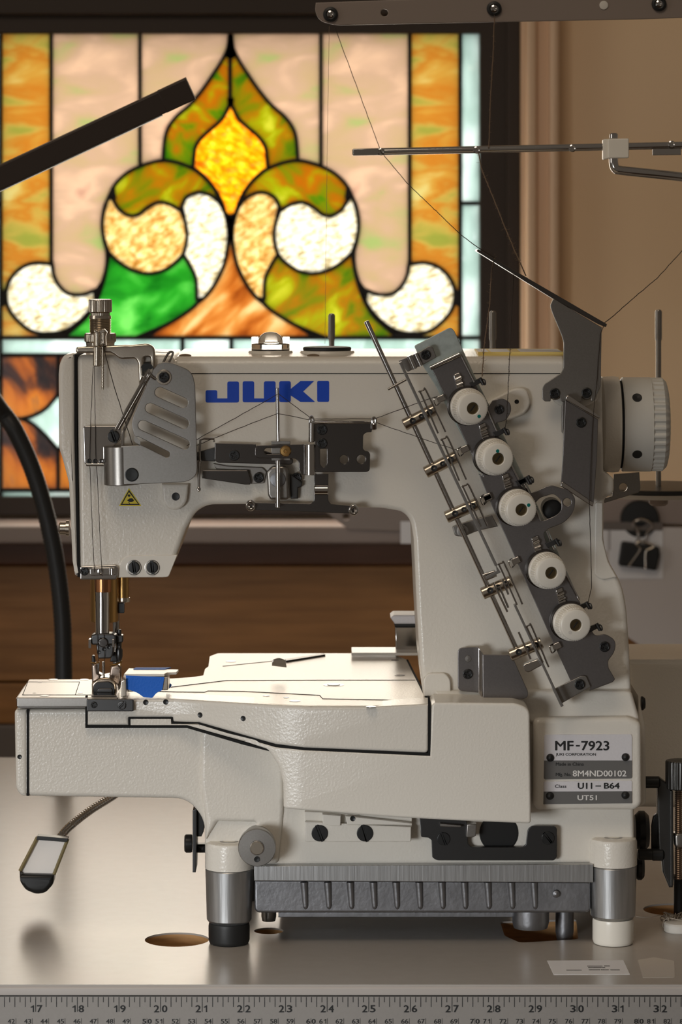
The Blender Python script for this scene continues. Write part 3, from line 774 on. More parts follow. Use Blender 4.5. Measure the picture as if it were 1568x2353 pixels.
c = W(1220, 2100, 22); mk('drain_boss', lathe([(12, zy(2058, 10)), (12, zy(2126, 10)), (11, zy(2140, 10))], (c[0], 22, 0), (0, 0, 1), 36), ALU, M)
c = W(1298, 2100, 40); mk('drain_post', lathe([(6, zy(2090, 30)), (6, 2), (5, -4)], (c[0], 40, 0), (0, 0, 1), 24), ALU, M)
c = W(621, 2100, 12); mk('hinge_pin', lathe([(4.9, zy(2090, 10)), (4.9, zy(2136, 10)), (4.3, zy(2146, 10))], (h2[0], h2[1], 0), (0, 0, 1), 28), SAT, M)
a = W(1279, 2054, 8); mk('pan_dimple', lathe([(2.6, -.5), (2.2, .9), (1, 1.5), (.01, 1.6)], a, (0, -1, 0), 20), ALU, M)

# ---- base front hardware
Zb = zm(400, 1800, .3827)
mk('hinge_block', plate(Zb((785, 230, 8), (1425, 262), (1425, 352, 6), (790, 352, 8)), 0, 14, .8) + plate(Zb((785, 170), (1430, 200), (1430, 262), (785, 232)), 5, 10, .4), CR, M)
mk('hinge_block_cap', plate(Zb((892, 186), (1003, 196), (1000, 255, 8), (940, 256, 8), (892, 240)), -2, 6, .6) + plate(Zb((1030, 196), (1420, 240), (1420, 250), (1040, 248, 6)), -2, 5, .5), CRS, M)
screw(735, 1915, 0, 19, BLK, '-', ang=1.2, t=.8); screw(839, 1915, 0, 19, BLK, '-', ang=1.3, t=.8); dark_disc(811, 1881, -2, 6)
dr = W(593, 1931, YB)
kn = mk('oil_gauge_knob', lathe([(10, 0), (10, 16), (12, 17), (12.1, 24), (11.6, 25), (4.8, 25.1), (4.6, 25.6), (.01, 25.7)], dr, (0, -1, 0), 48), SAT, M)
mk('centre_cap', lathe([(4.3, 25), (4.3, 26), (3.9, 26.4), (.01, 26.4)], dr, (0, -1, 0), 32), NIK, kn)
mk('pin_hole_disc', lathe([(1.9, 25), (1.9, 25.5), (1.5, 25.5), (.01, 25.3)], (dr[0], dr[1], dr[2] - 7.2), (0, -1, 0), 20), BLK, kn)  # black disc paints the shaded hole in the knob face
Zr = zm(940, 1600, .4005)
mk('looper_bracket', plate(Zr((62, 700), (330, 700), (340, 850, 14), (360, 866, 10), (655, 866, 14), (672, 850), (682, 765, 20), (705, 745, 14), (838, 745, 14), (850, 760, 8), (850, 922, 10), (835, 942, 10), (160, 942, 14), (134, 925, 10), (130, 824, 8), (112, 812), (70, 808, 10)), 5.5, 3, .4), BLU, M)
screw(1020, 1928, 5.5, 15, BLK, '-', ang=1.2, t=.7); screw(1260, 1926, 5.5, 15, BLK, '-', ang=.9, t=.7)
a = W(1147, 1914, YB); mk('base_opening_disc', lathe([(12.6, -.2), (12.6, .25), (11.8, .3), (11.6, .1), (.01, .1)], a, (0, -1, 0), 40), BLK, M)  # shade of the round opening painted as a flat black disc
mk('link_arm', plate(Zr((335, 735), (388, 735), (386, 800), (365, 812, 8), (330, 808)), 1, 8, .5), SAT, M)
mk('link_arm', plate(Zr((180, 730), (300, 740), (300, 752), (180, 748)), 1, 6, .4), SAT, M)
# left foot-lift bracket seen edge-on
Z = Zb
mk('lift_lever', plate(Z((112, 160, 6), (136, 150, 6), (136, 300), (130, 535), (112, 535)), 20, 26, .4), BLU, M)
mk('lever_block', plate(Z((138, 160), (186, 165), (186, 200), (178, 290), (165, 320), (138, 320)), 24, 20, .6) + plate(Z((134, 370), (190, 370), (190, 422), (134, 422)), 30, 12, 3), BLK, M)
mk('lever_bolt', lathe([(5.6, 0), (6, 1), (6, 4), (5, 5)], W(442, 1938, 34), (-1, 0, 0), 24), BLK, M)

# ---- name plates
n1 = mk('model_plate', plate([(1251, 1688, 6), (1453, 1687, 6), (1453, 1789, 5), (1250, 1791, 5)], 1.4, .8, .1), PLW, M); tag(n1, 'two tone plate with model and serial number')
mk('grey_band', plate([(1251, 1747.5), (1453, 1747.5), (1453, 1789, 5), (1250, 1791, 5)], 1.32, .2, 0), PLG, n1)
yt = 1.25
mk('printed_text', txt('MF', 1277, 1318, 1703, 1724, yt, .8) + txt('-', 1324, 1333, 1712, 1715.5, yt, 0) + txt('7923', 1337, 1400, 1703, 1724, yt, .8) + txt('JUKI CORPORATION', 1278, 1370, 1730.5, 1738, yt, .2) + txt('Made in China', 1278, 1342, 1752, 1759.5, yt - .05, .2) + txt('Mfg. No.', 1278, 1313, 1776, 1783, yt - .05, .2), INK, n1)
mk('stamped_number', txt('8M4ND00102', 1317, 1440, 1770.5, 1784, yt - .05, .35), INKL, n1)
n2 = mk('class_plate', plate([(1250, 1796, 4), (1453, 1794, 3), (1453, 1846), (1249, 1848)], 1.4, .8, .1), PLW, M); tag(n2, 'small two tone plate with the class number')
mk('grey_band', plate([(1250, 1819), (1453, 1818), (1453, 1846), (1249, 1848)], 1.32, .2, 0), PLG, n2)
mk('printed_text', txt('Class', 1276, 1302, 1803, 1810, yt, .2) + txt('U11', 1329, 1361, 1799, 1812.5, yt, .7) + txt('-', 1369, 1382, 1805, 1807.5, yt, 0) + txt('B64', 1389, 1424, 1799, 1812, yt, .7), INK, n2)
mk('stamped_number', txt('UT51', 1328, 1372, 1827.5, 1838.5, yt - .05, .35), INKL, n2)
for x, y in ((1265, 1741), (1438, 1739.5), (1264, 1828.5), (1437.5, 1827)):
    mk('rivet', lathe([(2.5, 0), (2.5, .6), (2, 1.5), (1.1, 2.1), (.01, 2.3)], W(x, y, 1.35), (0, -1, 0), 24), RUB, M)

# ---- thread tension assembly (leaning 25 degrees)
Z4 = zm(960, 1060, .3189)
YT = -6.0
bp_ = Z3((530, 400, 16), (820, 250, 30), (850, 275, 16), (1015, 640), (1110, 830), (1500, 1640)) + Z4((1165, 990), (1120, 1000), (700, 130), (440, 80)) + Z3((975, 1240), (690, 700), (600, 560))
mk('backing_plate', plate(bp_, YT + 5, 1.4, .4), ZNC, M)
mp_ = Z3((668, 580, 4), (905, 462, 4), (1015, 690), (1118, 905), (1160, 835, 10), (1230, 815, 50), (1300, 850, 40), (1312, 920, 40), (1265, 1000, 30), (1195, 1015), (1172, 1045), (1500, 1735)) \
    + Z4((735, 165), (818, 232), (955, 168, 50), (1025, 190, 50), (1085, 205), (1140, 260, 50), (1130, 360, 60), (1065, 440, 50), (935, 490, 30), (910, 520, 14), (930, 590), (1165, 1000), (1240, 1190), (1280, 1262, 30), (1350, 1240, 50), (1430, 1290, 60), (1425, 1370, 50), (1372, 1440, 20), (1378, 1490), (1425, 1570, 10), (1408, 1592, 8), (1240, 1655), (1245, 1630), (1105, 1585), (960, 1270), (540, 330), (440, 90)) \
    + Z3((1080, 1440), (975, 1240), (790, 830))
hole = fil(Z4((850, 300, 14), (885, 262, 20), (985, 232, 30), (1035, 280, 20), (1038, 350, 30), (1000, 390, 30), (905, 430, 20), (880, 420, 10)))
tpl = mk('tension_plate', plate(mp_, YT, 1.5, .45, holes=[hole, (1304, 1154, 9)]), TSA, M)
# folded right-hand flange and top lip
mk('plate_flange', tpx([(*Z3((900, 468))[0], YT - 1), (*Z3((1012, 690))[0], YT - 1)], .8) + tpx([(*Z3((1115, 910))[0], YT - .6), (*Z3((1195, 1090))[0], YT - .6)], .8) + tpx([(*Z3((1300, 1340))[0], YT - .6), (*Z3((1395, 1530))[0], YT - .6)], .8) + tpx([(*Z4((770, 160))[0], YT - .6), (*Z4((810, 240))[0], YT - .6), (*Z4((888, 430))[0], YT - .6)], .8) + tpx([(*Z4((930, 500))[0], YT - .6), (*Z4((985, 640))[0], YT - .6)], .8) + tpx([(*Z4((1040, 760))[0], YT - .6), (*Z4((1165, 1000))[0], YT - .6)], .8), CHR, tpl)
mk('top_lip', tpx([(*Z3((660, 578))[0], YT - 2), (*Z3((895, 468))[0], YT - 2)], 1.6, 14), CHR, tpl)
mk('mounting_post', lathe([(6.5, 0), (6.5, 18), (5, 19), (.01, 19)], W(1266, 1165, YA), (0, -1, 0), 28), BLK, M)
for z_, r_ in ((Z3((1213, 910))[0], 11), (Z4((1350, 1338))[0], 12), (Z4((1170, 1610))[0], 12)): screw(z_[0], z_[1], YT - (0 if r_ != 12 or z_[0] > 1360 else 2.2), r_, BLK, 'x', par=tpl)
mk('end_tab', plate(Z4((985, 1640), (1180, 1545, 10), (1215, 1545, 14), (1250, 1625), (1040, 1745)), YT - 2, 1.6, .4), SAT, M)
mk('top_tab', plate(Z3((405, 520), (560, 455), (650, 400, 14), (680, 410, 14), (710, 490, 10), (600, 550), (480, 608, 8), (470, 600)), YT - 2, 1.6, .4), SAT, M)
a, b = Z3((505, 480))[0], Z3((545, 590))[0]
mk('tab_fold', tpx([(*Z3((490, 480))[0], YT - 3), (*Z3((535, 585))[0], YT - 3)], 1.7, 14) + tpx([(*Z3((540, 460))[0], YT - 2.4), (*Z3((585, 560))[0], YT - 2.4)], 1.7, 14), CHR, M)
screw(*Z3((624, 472))[0], YT - 2, 11.5, BLK, 'x')
# long flat guide strip and round rod
YG = YT - 16
P = [(918, 834), (924, 830), (1144, 1298), (1138, 1302)]
ed = lambda P, y, t: plate(P, y, t, .2)
mk('guide_strip', ed([(917, 834), (923, 831), (1144, 1299), (1138, 1302)], YG, 5) + ed([(1181, 1391), (1186, 1388), (1295, 1621), (1290, 1624)], YG, 5) + plate(Z4((560, 740), (600, 800), (500, 850), (490, 830), (570, 790)), YG - .4, 1.2, .2), SAT, M)
mk('guide_strip_tail', ed([(1270, 1584), (1276, 1581), (1296, 1622), (1290, 1625)], YT - 6, 8), SAT, M)
mk('take_up_rod', rod(W(842, 738, YG + 8), W(1194, 1506, YG + 8), 1.6, 20), CHR, M)
mk('rod_guide_pin', rod(W(892, 895, YG + 3), W(934, 872, YG + 3), .8, 12), CHR, M)
for (ax, ay), (bx, by), hp in ((Z3((448, 1035))[0], Z3((700, 905))[0], 1), (Z3((620, 1415))[0], Z3((870, 1285))[0], 1), (Z4((205, 405))[0], Z4((440, 300))[0], 1), (Z4((465, 955))[0], Z4((675, 865))[0], 1), (Z4((665, 1400))[0], Z4((895, 1305))[0], 1)):
    cl = mk('rod_clamp', rod(W(ax, ay, YG + 8), W(bx, by, YG + 8), 3.95, 28, .5), NIK, M)
    for t, rr in ((.28, 7.2), (.55, 6), (.82, 6.6)):
        x, y = ax + (bx - ax) * t, ay + (by - ay) * t
        mk('set_screw', lathe([(rr * .28, 0), (rr * .28, .3), (rr * .2, .3), (.01, .0)], W(x, y, YG + 8 - 3.8), (0, -1, 0), 20), BLK, cl)


def hairpin(pts, y, r=.55):
    P = [W(x, yy, y) for x, yy in pts]; return tube(cr(P, 5), r, 8)


HP = []
for L1, ap, L2 in (((Z3((722, 1100))[0]), Z3((590, 790), (572, 770), (605, 755), (630, 765))[0:4], Z3((782, 1088))[0]),
                   (Z3((892, 1480))[0], Z3((765, 1175), (748, 1155), (780, 1138), (808, 1150)), Z3((948, 1470))[0]),
                   (Z4((458, 470))[0], Z4((335, 200), (325, 185), (350, 172), (378, 188)), Z4((503, 466))[0]),
                   (Z4((717, 1034))[0], Z4((595, 760), (585, 745), (610, 733), (630, 745)), Z4((756, 1030))[0]),
                   (Z4((905, 1450))[0], Z4((795, 1210), (785, 1195), (805, 1182), (825, 1195)), Z4((945, 1482))[0])):
    mk('hairpin_guide', hairpin([L1] + ap + [L2], YG - 1), CHR, M)
for a, b in ((Z4((545, 872))[0], Z4((648, 1085))[0]), (Z4((590, 900))[0], Z4((655, 1055))[0]), (Z4((728, 1230))[0], Z4((815, 1425))[0]), (Z4((610, 850))[0], Z4((655, 960))[0])):
    mk('guide_pin', rod(W(*a, YG - 1), W(*b, YG - 1), .7, 10), CHR, M)
mk('pin_holder', plate(Z4((760, 1465, 4), (870, 1425, 4), (900, 1470, 8), (800, 1525, 10), (775, 1515, 6)), YG + 4, 6, .7), CHR, M)
mk('pin_holder', plate(Z4((462, 815, 4), (560, 785, 4), (575, 830, 6), (490, 865, 6)), YG + 4, 6, .7), CHR, M)
mk('pivot_arm', plate(Z4((250, 470, 10), (300, 450), (535, 385), (580, 470), (440, 500), (330, 545, 30), (270, 540, 20)), YT + 3, 3, .6), SAT, M)
mk('pivot_collar', lathe([(3.6, -2), (3.7, 4), (2, 4.2), (1.6, 4), (.01, 3.4)], W(1063, 1219, YT - 2), (0, -1, 0), 28), SAT, M)
# tension knobs
KN = [(1071, 932, 14, 18), (1129, 1047, -2, -18), (1182, 1163, 16, -10.5), (1250, 1307, 21, 4), (1306, 1426, -14, 16)]
AXK = Vector((.23, -1, -.05)).normalized()
for i, (px, py, dx, dy) in enumerate(KN):
    o = Vector(W(px, py, YT))
    kr = root('tension_knob', o); kr.parent = M; kr.matrix_parent_inverse = Matrix.Translation(-WLOC[M])
    mk('tension_disc', lathe([(12, 0), (12.6, .4), (12.6, 1), (10.6, 1.8), (10.6, 2.8), (12.4, 3.6), (12.4, 4.2), (10, 4.6)], o, AXK, 48), DST, kr)
    mk('knob_collar', lathe([(10, 4.6), (11.7, 4.8), (11.9, 5.4), (11.8, 7.6), (11, 8.2), (9, 8.3)], o, AXK, 48), WHP, kr)
    mk('knob_grip', lathe([(10.4, 8.1), (11.4, 8.4), (11.1, 10), (10.7, 14.5), (9.9, 15.0)], o, AXK, 132, lambda k, h: 1.0 if (h > 14.8 or h < 8.3 or k % 3) else .94), WHP, kr)
    mk('knob_face', lathe([(9.9, 14.8), (10.15, 15.4), (9.8, 16.6), (8.6, 17.4), (4.2, 17.6), (3.9, 17.3), (3.8, 14), (.01, 14)], o, AXK, 56), WHP, kr)
    mk('centre_screw', lathe([(3.75, 13), (3.75, 16.2), (2.9, 16.4), (2.8, 16), (.01, 16)], o, AXK, 28), BRD, kr)
    c = o + AXK * 16.1; ax_, u, v = frame_of(AXK)
    mk('screw_slot', gsum([rod(c + (u * .6 + v * .8) * 2.3 - AXK * .1, c - (u * .6 + v * .8) * 2.3 - AXK * .1, .42, 8)]), BLK, kr)
    d = o + AXK * 17.5 + Vector((dx, dx * .23 + dy * .05, -dy)) * .278
    mk('index_dot', lathe([(1.15, -.35), (1.15, .12), (.01, .14)], d, AXK, 20), TEAL if i < 3 else FELT, kr)
    # spring tab above each knob
    g = plate([(px - 29, py - 70, 4), (px - 14, py - 77, 4), (px - 4, py - 42), (px - 20, py - 36)], YT - 2.2, 1.6, .5) + rod(W(px - 24, py - 58, YT - 2.2), W(px - 9, py - 65, YT - 2.2), 1.3, 16) + rod(W(px - 21, py - 46, YT - 2), W(px - 6, py - 52, YT - 2), 1.0, 16)
    mk('spring_tab', g, CHR, M)
# wire thread clips on both edges of the plate
for z_ in (Z3((1045, 680))[0], Z3((1235, 1080))[0], Z3((1415, 1475))[0], Z4((785, 125))[0], Z4((985, 580))[0], Z4((1205, 1035))[0], Z4((1280, 1190))[0]):
    x, y = z_
    mk('thread_clip', plate([(x - 22, y + 4), (x + 4, y - 7, 2), (x + 9, y + 3, 2), (x - 14, y + 15)], YT - 1.5, 1.2, .3) + rod(W(x + 3, y - 7, YT - 5), W(x + 12, y + 9, YT - 5), 1.2, 12) + tube(cr([W(x + 6, y - 4, YT - 4), W(x + 14, y - 2, YT - 7), W(x + 16, y + 8, YT - 7), W(x + 9, y + 8, YT - 4)], 5), .45, 8), BLU, M)
for z_ in (Z3((735, 820))[0], Z3((925, 1225))[0], Z4((495, 255))[0], Z4((700, 715))[0], Z4((995, 1330))[0], Z3((1110, 1615))[0]):
    x, y = z_
    mk('thread_clip', plate([(x - 9, y - 2, 2), (x + 9, y - 10, 2), (x + 15, y + 4, 2), (x - 3, y + 12, 2)], YT - 3, 2, .5) + tube(cr([W(x - 6, y - 4, YT - 4), W(x - 13, y + 2, YT - 7), W(x - 8, y + 16, YT - 7), W(x, y + 10, YT - 4)], 5), .5, 8), CHR, M)

# ---- upper thread bracket
Zt = zm(1150, 550, .2975)
yb = YA - 12
ub = mk('upper_thread_bracket', plate(Zt((412, 455, 10), (385, 512, 14), (402, 565), (478, 750, 20), (490, 800), (488, 1000, 20), (468, 1035), (345, 1115, 20), (325, 1150, 20), (325, 1235, 14), (345, 1252, 8), (390, 1252, 8), (392, 1215), (460, 1215), (468, 1252, 8), (520, 1256), (625, 1256), (632, 1215), (700, 1215), (702, 1252, 10), (722, 1250, 10), (777, 1140, 10), (785, 680), (600, 570)), yb, 1.6, .4), SAT, M)
tag(ub, 'tall grey satin steel bracket')
mk('guide_shelf', plate([(1095, 577, 2), (1099, 573, 2), (1396, 745, 2), (1393, 752, 2), (1376, 745), (1274, 688)], yb, 26, .4), DST, ub)
mk('bracket_spacer', rod(W(1276, 905, YA - 6), W(1276, 905, yb), 4, 20) + rod(W(1349, 905, YA - 6), W(1349, 905, yb), 4, 20), SAT, M)
for x, y in ((1276, 904), (1349, 903)): screw(x, y, yb, 12, BLK, 'x', par=ub)
yl = yb - 9
lbk = mk('lower_thread_bracket', plate(Zt((502, 1238, 6), (757, 1392, 4), (748, 1700), (722, 2045), (470, 1885), (482, 1700)), yl, 1.4, .4), TSA, M)
mk('guide_lip', plate(Zt((510, 1210, 6), (530, 1205, 6), (775, 1368, 6), (765, 1388, 6), (505, 1240)), yl - 1, 12, .6), CHR, lbk)
mk('guide_lip', plate(Zt((470, 1880, 6), (482, 1872), (722, 2035, 4), (718, 2070, 8), (465, 1905, 6)), yl - 1, 12, .6), CHR, lbk)
screw(*Zt((627, 1415))[0], yl, 12, BLK, 'x', par=lbk)
mk('bracket_neck', plate(Zt((480, 1255), (505, 1255), (500, 1400), (484, 1500), (478, 1490)), yb + .5, 9, .3), SAT, lbk)

# ---- left head hardware
ya = YA + 34
ax = W(230.5, 0, ya)[0]; zz = lambda p: zy(p, ya); k_ = S(ya)
ps = mk('pressure_adjuster', Geo() + lathe([(r * k_, zz(p)) for r, p in ((22, 732), (22, 728), (24, 727), (24.6, 725))] + [(25.6 * k_ - (i % 2) * .8, zz(732 + i * 1.9)) for i in range(18)] + [(22 * k_, zz(767))], (ax, ya, 0), (0, 0, 1), 36), NIK, M)
mk('knurled_cap', lathe([(r * k_, zz(p)) for r, p in ((18, 729), (22, 727), (22, 719), (26, 717))] + [(27 * k_, zz(716)), (27 * k_, zz(690)), (26 * k_, zz(688)), (24 * k_, zz(687.6)), (.01, zz(687.6))], (ax, ya, 0), (0, 0, 1), 120, lambda k, h: 1.0 if (k + int(h * 1.6)) % 3 else .965), NIK, ps)
mk('knurled_collar', lathe([(26 * k_, zz(796)), (32 * k_, zz(795)), (33 * k_, zz(787)), (36.5 * k_, zz(784)), (36.5 * k_, zz(768)), (34 * k_, zz(765.6)), (20 * k_, zz(765.5))], (ax, ya, 0), (0, 0, 1), 150, lambda k, h: 1.0 if (k + int(h * 1.6)) % 3 else .97), NIK, ps)
mk('adjuster_base', lathe([(33 * k_, zz(820)), (33 * k_, zz(795)), (20 * k_, zz(794))], (ax, ya, 0), (0, 0, 1), 32), NIK, ps)
yh = YA + 2
br = mk('take_up_bracket', plate(Z1((292, 500, 20), (440, 492), (545, 490), (740, 480), (790, 482), (940, 468, 30), (1000, 500, 40), (1012, 640), (985, 800, 10), (960, 900), (930, 860), (890, 780), (860, 840, 10), (850, 640, 20), (825, 606, 14), (690, 612, 30), (640, 570, 20), (600, 552), (545, 552), (440, 556), (292, 555, 20)), yh - 6, 5, 1.2, holes=[fil(Z1((903, 592, 20), (962, 588, 20), (968, 680), (905, 700)))]), NIK, M)
mk('thread_tube', rod(W(224, 795, yh - 8), W(223, 842, yh - 8), 2.7, 20) + rod(W(224, 762, yh - 7), W(224, 796, yh - 7), 2.3, 20), NIK, br)
mk('spiral_pin', lathe([(.8, 0)] + [(1.0 - (i % 2) * .22, i * .9) for i in range(1, 30)] + [(.9, 27.5)], W(236, 895, yh - 9), (0, 0, 1), 14), NIK, br)
mk('eyelet_clip', plate(Z1((448, 350, 8), (470, 340, 6), (480, 360), (540, 330, 8), (575, 365, 10), (560, 400), (562, 485), (470, 485), (462, 385)), yh - 8, 5, .8) + rod(W(238, 764, yh - 10), W(238, 790, yh - 10), 1.2, 12), NIK, br)
mk('link_pin', lathe([(5, 0), (5.4, 1), (5.4, 5), (4.6, 6), (.01, 6)], W(*Z1((938, 706))[0], yh), (0, -1, 0), 28), BLK, br)
yw = YA - 16
wl_ = Geo()
for a, b in (((940, 728), (652, 1236)), ((962, 748), (680, 1240))): wl_ = wl_ + rod(W(*Z1(a)[0], yw - 4), W(*Z1(b)[0], yw + 6), .95, 12)
wl_ = wl_ + tube(cr([W(*Z1(p)[0], yw - 4) for p in ((652, 1250), (930, 745), (948, 722), (975, 765), (1015, 792))], 4), .9, 10) + tube(cr([W(*Z1(p)[0], yw + 4) for p in ((905, 860), (740, 1215), (718, 1300), (716, 1385))], 4), 1.0, 10)
mk('lever_wire', wl_, CHR, M)
mk('take_up_loop', tube(cr([W(*Z1(p)[0], YA - 4) for p in ((1080, 640), (1110, 580), (1140, 545), (1165, 548), (1160, 580), (1130, 640))], 5), .8, 10), CHR, M)
mk('top_wire', tube([W(*Z1(p)[0], YA + 30) for p in ((1010, 540), (1100, 545), (1160, 545))], .6, 8), CHR, M)
yc = YA - 19
sl_ = [capsule(*Z1(a)[0], *Z1(b)[0], r * .2551) for a, b, r in (((1050, 908), (1255, 1000), 46), ((962, 1050), (1265, 1188), 45), ((898, 1205), (1272, 1375), 45), ((850, 1335), (1112, 1466), 27))]
tc_ = mk('take_up_cover', plate(Z1((990, 700, 10), (1035, 650, 10), (1090, 632, 20), (1150, 640, 20), (1300, 702, 30), (1345, 750, 30), (1366, 840, 20), (1386, 1590, 20), (1378, 1650, 30), (1320, 1702, 30), (1262, 1717, 20), (845, 1735), (700, 1737), (696, 1392), (862, 1385), (868, 1355, 10), (815, 1290, 20), (793, 1200, 30), (805, 1130, 30)), yc, 1.5, .4, holes=sl_), SAT, M)
tag(tc_, 'slotted satin steel cover')
a, b = W(*Z1((700, 1389))[0], yc + 11.4), W(*Z1((708, 1738))[0], yc + 11.4)
mk('rolled_edge', rod(a, b, 11.6, 40, .4), SAT, tc_)
mk('access_hole_disc', lathe([(4.4, -.1), (4.4, .7), (3.8, .8), (3.7, .1), (.01, .0)], W(*Z1((795, 1650))[0], yc), (0, -1, 0), 32), BLK, tc_)  # raised ring with a black disc painting the hole's shade
x, y = Z1((1085, 773))[0]
mk('washer', plate(circ(x, y, 17.6), yc - .9, .9, .3), NIK, tc_); screw(x, y, yc - .9, 12.6, BLK, 'x', par=tc_, ang=.1)
gp = mk('thread_guide_plate', plate(Z1((358, 1222, 14), (372, 1212, 14), (690, 1212, 10), (702, 1240, 10), (700, 1330, 10), (632, 1392, 20), (630, 1545, 14), (612, 1562, 14), (385, 1562, 14), (368, 1545, 10)), YA - 8, 1.4, .45), CHR, M)
mk('guide_plate_lip', rod(W(*Z1((385, 1560))[0], YA - 8.4), W(*Z1((618, 1560))[0], YA - 8.4), 1.1, 14), CHR, gp)
for xx in (412, 466, 521, 580):
    x, y = Z1((xx, 1527))[0]; mk('eyelet', lathe([(1.5, 0), (1.5, .4), (1.1, .5), (1, .1), (.01, 0)], W(x, y, YA - 8), (0, -1, 0), 20), DST if xx > 500 else BLK, gp)
screw(*Z1((632, 1306))[0], YA - 8, 14, BLK, '-', par=gp, ang=1.25)
# needle thread guide at the bottom of the head
ng = mk('needle_thread_guide', plate(Z6((576, 632, 12), (830, 622), (852, 640), (848, 700, 20), (835, 728), (576, 728, 8)), YA - 3, 4, .7), CHR, M)
mk('guide_clip', plate(Z6((645, 655, 14), (660, 642, 10), (820, 640), (835, 650), (835, 695), (650, 700, 14)), YA - 5.5, 2, .5), CHR, ng)
mk('clip_fold', rod(W(*Z6((806, 642))[0], YA - 5.4), W(*Z6((808, 695))[0], YA - 5.4), 1.7, 16), CHR, ng)
screw(*Z6((608, 668))[0], YA - 3, 10, BLK, 'x', par=ng)
mk('clip_rivet', lathe([(2, 0), (2.1, .4), (1.4, .5), (1.2, .1), (.01, .1)], W(*Z6((727, 668))[0], YA - 5.5), (0, -1, 0), 20), CHR, ng)

# ---- needle bar and presser foot
yn = 52.0
zn = lambda p: zy(p, yn)
nx = lambda p: W(p, 0, yn)[0]
mk('needle_bar_bushing', lathe([(9, zn(1430)), (9.4, zn(1428)), (9.4, zn(1318))], (nx(238.5), yn + 6, 0), (0, 0, 1), 36), BRS, M)
mk('presser_bar_bushing', lathe([(3.4, zn(1378)), (4.2, zn(1377)), (4.2, zn(1322))], (nx(280), yn + 10, 0), (0, 0, 1), 28), BRS, M)
mk('bushing_cap', lathe([(4.4, zn(1387)), (4.6, zn(1384)), (4.4, zn(1377))], (nx(281), yn + 10, 0), (0, 0, 1), 28), NIK, M)
mk('presser_stop', box(nx(270), nx(284), yn + 6, yn + 12, zn(1412), zn(1388), .5), BLK, M)
mk('presser_bar', lathe([(2.2, zn(1590)), (2.2, zn(1330))], (nx(263), yn + 16, 0), (0, 0, 1), 24), SAT, M)
mk('copper_bushing', lathe([(5.4, zn(1356)), (5.5, zn(1355)), (5.5, zn(1322))], (nx(239), yn - 9, 0), (0, 0, 1), 32), mat('copper_bushing', (.45, .20, .09), .3, 1), M)
yk = yn - 9
nb = mk('needle_bar', lathe([(4.6, zn(1470)), (4.6, zn(1352))], (nx(237.5), yk, 0), (0, 0, 1), 32), CHR, M)
Zn = zm(0, 1250, .3189)
cb = mk('needle_clamp', plate(Zn((655, 660, 10), (700, 645, 8), (810, 648), (835, 660, 8), (838, 715, 8), (820, 728, 6), (660, 728, 8)), yk - 6, 12, 1) + plate(Zn((692, 725), (820, 725), (815, 800, 10), (795, 826, 8), (708, 828, 8)), yk - 5, 9, .9), BLU, M)
screw(*Zn((743, 712))[0], yk - 6, 11, DST, '-', par=cb, ang=.8)
for p in ((713, 780), (750, 758), (785, 745)): dark_disc(*Zn(p)[0], yk - 5, 4.4, cb, 'needle_set_screw')
mk('clamp_flange', box(nx(208), nx(214), yk - 8, yk - 2, zn(1482), zn(1461), .5) + box(nx(262), nx(267), yk - 8, yk - 2, zn(1480), zn(1461), .5), CHR, cb)
sp = mk('spreader_holder', plate(Zn((840, 660, 8), (885, 658, 8), (885, 710, 8), (842, 712, 8)), yk, 8, .6) + rod(W(*Zn((860, 615))[0], yk + 3), W(*Zn((862, 850))[0], yk + 3), 1.4, 14) + lathe([(1.6, 0), (2.4, 3), (2.4, 7), (1.2, 9), (1.8, 11), (1.6, 16)], W(*Zn((858, 840))[0], yk + 3), (0, 0, 1), 18), BLU, M)
mk('presser_bracket', plate(Zn((815, 770, 8), (850, 790, 8), (845, 850, 8), (790, 850, 8)), yk + 6, 6, .6) + plate(Zn((660, 805, 6), (680, 805, 6), (688, 850), (662, 880)), yk + 2, 5, .6), BLK, M)
for p in (717, 752): mk('needle', lathe([(.25, zn(1585)), (.55, zn(1560)), (.8, zn(1516))], (nx(p * .3189), yk - 1, 0), (0, 0, 1), 12), CHR, M)
pf = mk('presser_foot', plate(Zn((660, 870, 14), (700, 860, 10), (705, 930), (745, 950, 10), (790, 940), (800, 880), (860, 870, 8), (872, 900, 8), (870, 990), (845, 1040), (835, 1075), (664, 1072)), yk - 3, 10, 1.2), mat('warm_dark_steel', (.30, .24, .20), .28, 1), M)
mk('foot_toe', plate(Zn((662, 1075), (660, 1010), (690, 975, 30), (750, 960, 30), (812, 968, 30), (838, 1010, 20), (842, 1075)), yk - 16, 15, 1.4), mat('bronzed_steel', (.42, .34, .26), .22, 1), pf)
mk('foot_mouth', plate(Zn((672, 1074), (672, 1020, 30), (700, 995, 40), (790, 990, 40), (825, 1020, 30), (828, 1074)), yk - 17, 4, .6), BLK, pf)
mk('feed_opening', plate(Zn((690, 1076), (705, 1040, 6), (808, 1040, 6), (815, 1076)), yk - 18, 4, .8), BLU, pf)
mk('wire_guide', tpx([(*Zn((655, 855))[0], yk - 4), (*Zn((690, 860))[0], yk - 6), (*Zn((715, 850))[0], yk - 6)], .6, 8) + tpx([(*Zn((790, 875))[0], yk - 6), (*Zn((830, 868))[0], yk - 6), (*Zn((878, 850))[0], yk - 2)], .6, 8) + tpx([(*Zn((875, 840))[0], yk - 2), (*Zn((870, 880))[0], yk - 2)], .5, 8), BRS, pf)
